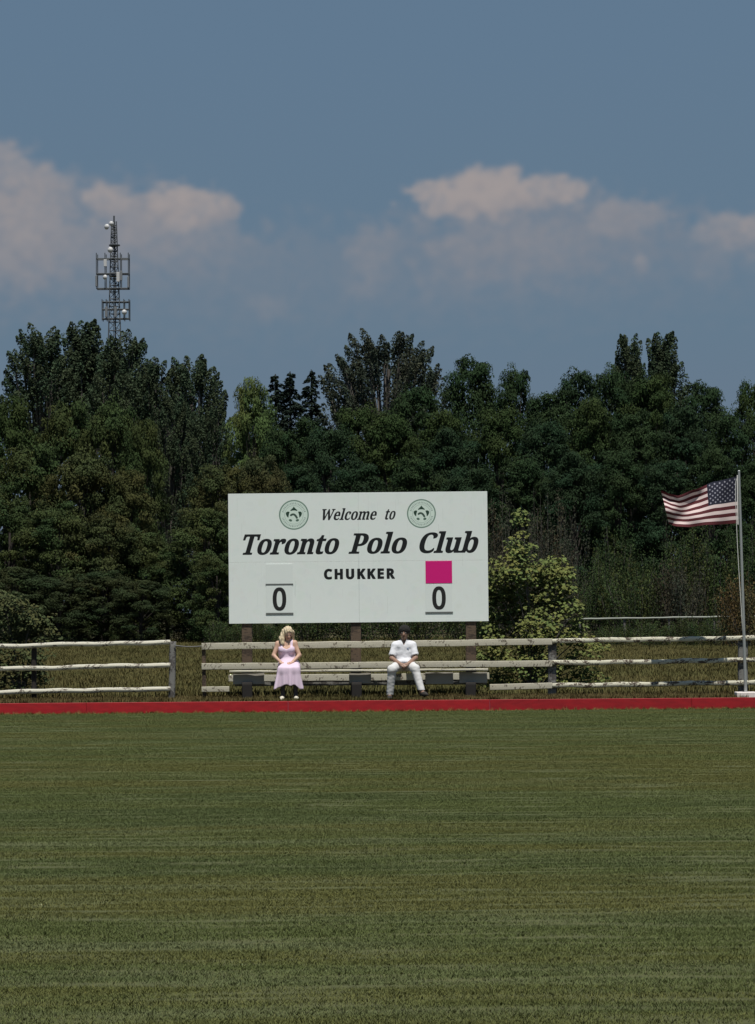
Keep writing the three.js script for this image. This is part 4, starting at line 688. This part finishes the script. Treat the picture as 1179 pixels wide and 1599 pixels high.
{ // the young maple just behind the fence, its leaves big enough to see, and the shrub at the left
  const maple = (name, seed, px, row, d, list, size, m, label, cat) => {
    const foot = atGround(px, d), t = group(name, foot), r = rng(seed), L = new Leaves(r), stems = [], s = d / F;
    for (const [x, y, rx, ry, n] of list) {
      const c = V((x - px) * s, at(x, y, d).y - MEADOW, (r() - 0.5) * 0.7), R = V(rx * s, ry * s, rx * s * 0.9);
      stems.push(limb([V((r() - 0.5) * 0.15, -0.05, 0), V(c.x * 0.4, c.y * 0.55, c.z * 0.4), c], 0.03, 0.008, 7, 6));
      for (let k = 0; k < n * 0.32; k++) { // flat sprays of overlapping leaves with gaps between
        const tone = toneOf(r, 0.3), u = sphere(r), q = Math.pow(r(), 0.4) * 0.98, p = V(c.x + u.x * R.x * q, c.y + u.y * R.y * q, c.z + u.z * R.z * q), w = size * (1.1 + 0.9 * r()); if (p.y < 0.05) continue;
        for (let e = 0; e < 11; e++) { const f = sphere(r), t = 0.75 + 0.5 * r(), l = p.clone().add(V(f.x * w, f.y * w * 0.4 - 0.15 * w * Math.hypot(f.x, f.z), f.z * w)); if (l.y > 0.03) L.add(l, V(f.x * 0.5 + (r() - 0.5) * 0.9, 0.8, 0.3 + f.z * 0.4 + (r() - 0.5) * 0.9).normalize(), size * (0.55 + 0.6 * r()), [tone[0] * t, tone[1] * t, tone[2] * t], 0.8); }
      }
    }
    part('stem', mergeGeometries(stems), barkGrey, t); part('foliage', L.geo(), m, t); put(t, label, cat);
  };
  maple('young_maple', 301, 835, 800, 52.6, [[815, 812, 8, 16, 22], [815, 858, 22, 26, 90], [800, 890, 34, 26, 190], [858, 890, 38, 26, 220], [775, 915, 30, 30, 170], [835, 930, 52, 38, 380], [880, 930, 20, 38, 150], [790, 965, 42, 34, 260], [850, 985, 52, 34, 300], [900, 1000, 26, 26, 90], [772, 1010, 30, 34, 150], [830, 1040, 62, 36, 330], [890, 1050, 36, 30, 150], [928, 1012, 18, 20, 34], [925, 1062, 20, 22, 40], [762, 940, 14, 40, 60], [896, 955, 10, 24, 30], [780, 1068, 44, 20, 150], [890, 1075, 44, 14, 110], [745, 992, 16, 12, 30]], 0.095, leafMat([0.134, 0.158, 0.050]), 'young leafy tree with bright olive leaves beside the right end of the scoreboard', 'tree');
  maple('leafy_shrub', 302, 30, 925, 53.2, [[10, 945, 40, 24, 230], [50, 965, 32, 24, 190], [15, 985, 44, 30, 280], [65, 990, 22, 26, 110], [20, 1025, 52, 34, 330], [62, 1040, 26, 30, 140], [20, 1065, 54, 24, 240], [-30, 1000, 40, 60, 260]], 0.078, leafMat([0.066, 0.078, 0.032]), 'dense leafy shrub behind the rails at the left edge', 'bush');
}

// ---------------------------------------------------------------- distant white rail and the antenna tower
{
  const d = 118, o = atGround(960, d), f = group('distant_fence', o);
  part('rail', rel(timber(at(880, 967, d), at(1200, 962, d), 0.08, 0.08, 0.012, 0.8, 51, 30), o), mat([0.30, 0.32, 0.28], 0.9), f);
  for (const px of [905, 975, 1045, 1115, 1185]) { const a = at(px, 967, d + 0.08); part('post', rel(timber(V(a.x, MEADOW - 0.1, a.z), a, 0.1, 0.1, 0.004, 0.6, px % 7, 4), o), greyWood, f); }
  put(f, 'thin distant white rail at the foot of the wood, right of the maple', 'fence');
}
{
  const d = 420, o = V(at(180, 430, d).x, MEADOW, -d), t = group('antenna_tower', o), k = d / F, yOf = (row) => at(180, row, d).y - MEADOW, steel = mat([0.085, 0.095, 0.105], 0.6, { metalness: 0.3 }), white = mat([0.5, 0.5, 0.5], 0.5), dim = mat([0.16, 0.17, 0.18], 0.6);
  const X = (px) => (px - 180) * k, bar = (a, b, r = 0.09) => limb([a, b], r, r, 1, 5);
  const wAt = (y) => { const f = Math.max(0, y) / yOf(340); return lerp(3.4, 0.42, Math.pow(f, 0.75)); }, topY = yOf(346);
  const corner = (y, i) => { const a = i * 2.0944 + 0.5, w = wAt(y); return V(Math.cos(a) * w + lerp(0, -0.15, y / topY), y, Math.sin(a) * w); };
  for (let i = 0; i < 3; i++) part('leg', limb([corner(-0.3, i), corner(topY * 0.5, i), corner(topY, i)], 0.16, 0.09, 8, 6), steel, t);
  const braces = []; for (let y = 0, s = 0; y < topY - 1; s++) { const h = wAt(y) * 1.25, y2 = Math.min(topY, y + h); for (let i = 0; i < 3; i++) { const j = (i + 1) % 3; braces.push(bar(corner(y2, i), corner(y2, j), 0.055), bar(corner(y, s % 2 ? i : j), corner(y2, s % 2 ? j : i), 0.05)); } y = y2; }
  part('bracing', mergeGeometries(braces), steel, t);
  part('ladder', mergeGeometries([-0.16, 0.16].map((e) => bar(V(e, 0, 0.1), V(e - 0.15, topY, 0.1), 0.05))), steel, t);
  part('top_mast', bar(V(-0.15, topY - 1, 0), V(-0.15, yOf(337), 0), 0.14), steel, t);
  const ring = (row, x0, x1, r = 0.07) => { const y = yOf(row), a = X(x0), b = X(x1), z = (b - a) * 0.2, c = (a + b) / 2; const P = [V(a, y, z), V(b, y, z), V(b, y, -z), V(a, y, -z)]; return [...P.map((p, i) => bar(p, P[(i + 1) % 4], r)), bar(V(a, y, 0), V(b, y, 0), r), bar(V(c, y, -z), V(c, y, z), r)]; };
  const frame = (rows, x0, x1, posts, y0, y1) => { const g = []; for (const r of rows) g.push(...ring(r, x0, x1)); const z = (X(x1) - X(x0)) * 0.2; for (const p of posts) for (const s of [-1, 1]) g.push(bar(V(X(p), yOf(y1), z * s), V(X(p), yOf(y0), z * s), 0.075)); part('antenna_frame', mergeGeometries(g), steel, t); };
  frame([404.5, 428, 451], 151.5, 201.5, [151.5, 165, 189, 201.5], 396, 450); frame([472, 483.5, 498], 160, 202, [160, 166.5, 194, 202], 468, 501);
  const panel = (px, row, h, z, w = 0.5) => part('panel_antenna', new RoundedBoxGeometry(w, h, 0.22, 1, 0.05).translate(X(px), yOf(row), z), w < 0.45 ? dim : white, t);
  panel(165.5, 412, 1.1, 1.15); panel(185.5, 434, 1.5, 1.2); panel(151.5, 440, 1.7, 1.15, 0.3); panel(201.5, 442, 1.7, 1.15, 0.3); panel(166.5, 488, 1.6, 0.95, 0.4); panel(181, 488, 1.6, 0.95, 0.4); panel(190, 432, 1.5, 1.15, 0.44);
  const dish = (px, row, r, z, ry) => part('dish', new THREE.SphereGeometry(r, 16, 8, 0, Math.PI * 2, 0, 1.15).rotateX(Math.PI / 2).rotateY(ry).translate(X(px), yOf(row), z), white, t);
  dish(169, 355.5, 0.5, 0.9, -0.5); dish(175, 350.5, 0.42, 0.9, 0.2); dish(174, 391.5, 0.5, 0.9, -0.3); dish(166, 434.5, 0.42, 1.3, -0.4); dish(194.5, 489, 0.46, 1.1, 0.4);
  for (const r of [383, 431, 451]) part('platform', new THREE.CylinderGeometry(0.9, 0.9, 0.16, 10).translate(-0.1, yOf(r), 0), steel, t);
  put(t, 'steel lattice antenna tower with dishes and panels above the left trees', 'tower');
}
console.log('trees');
renderer.render(scene, camera);
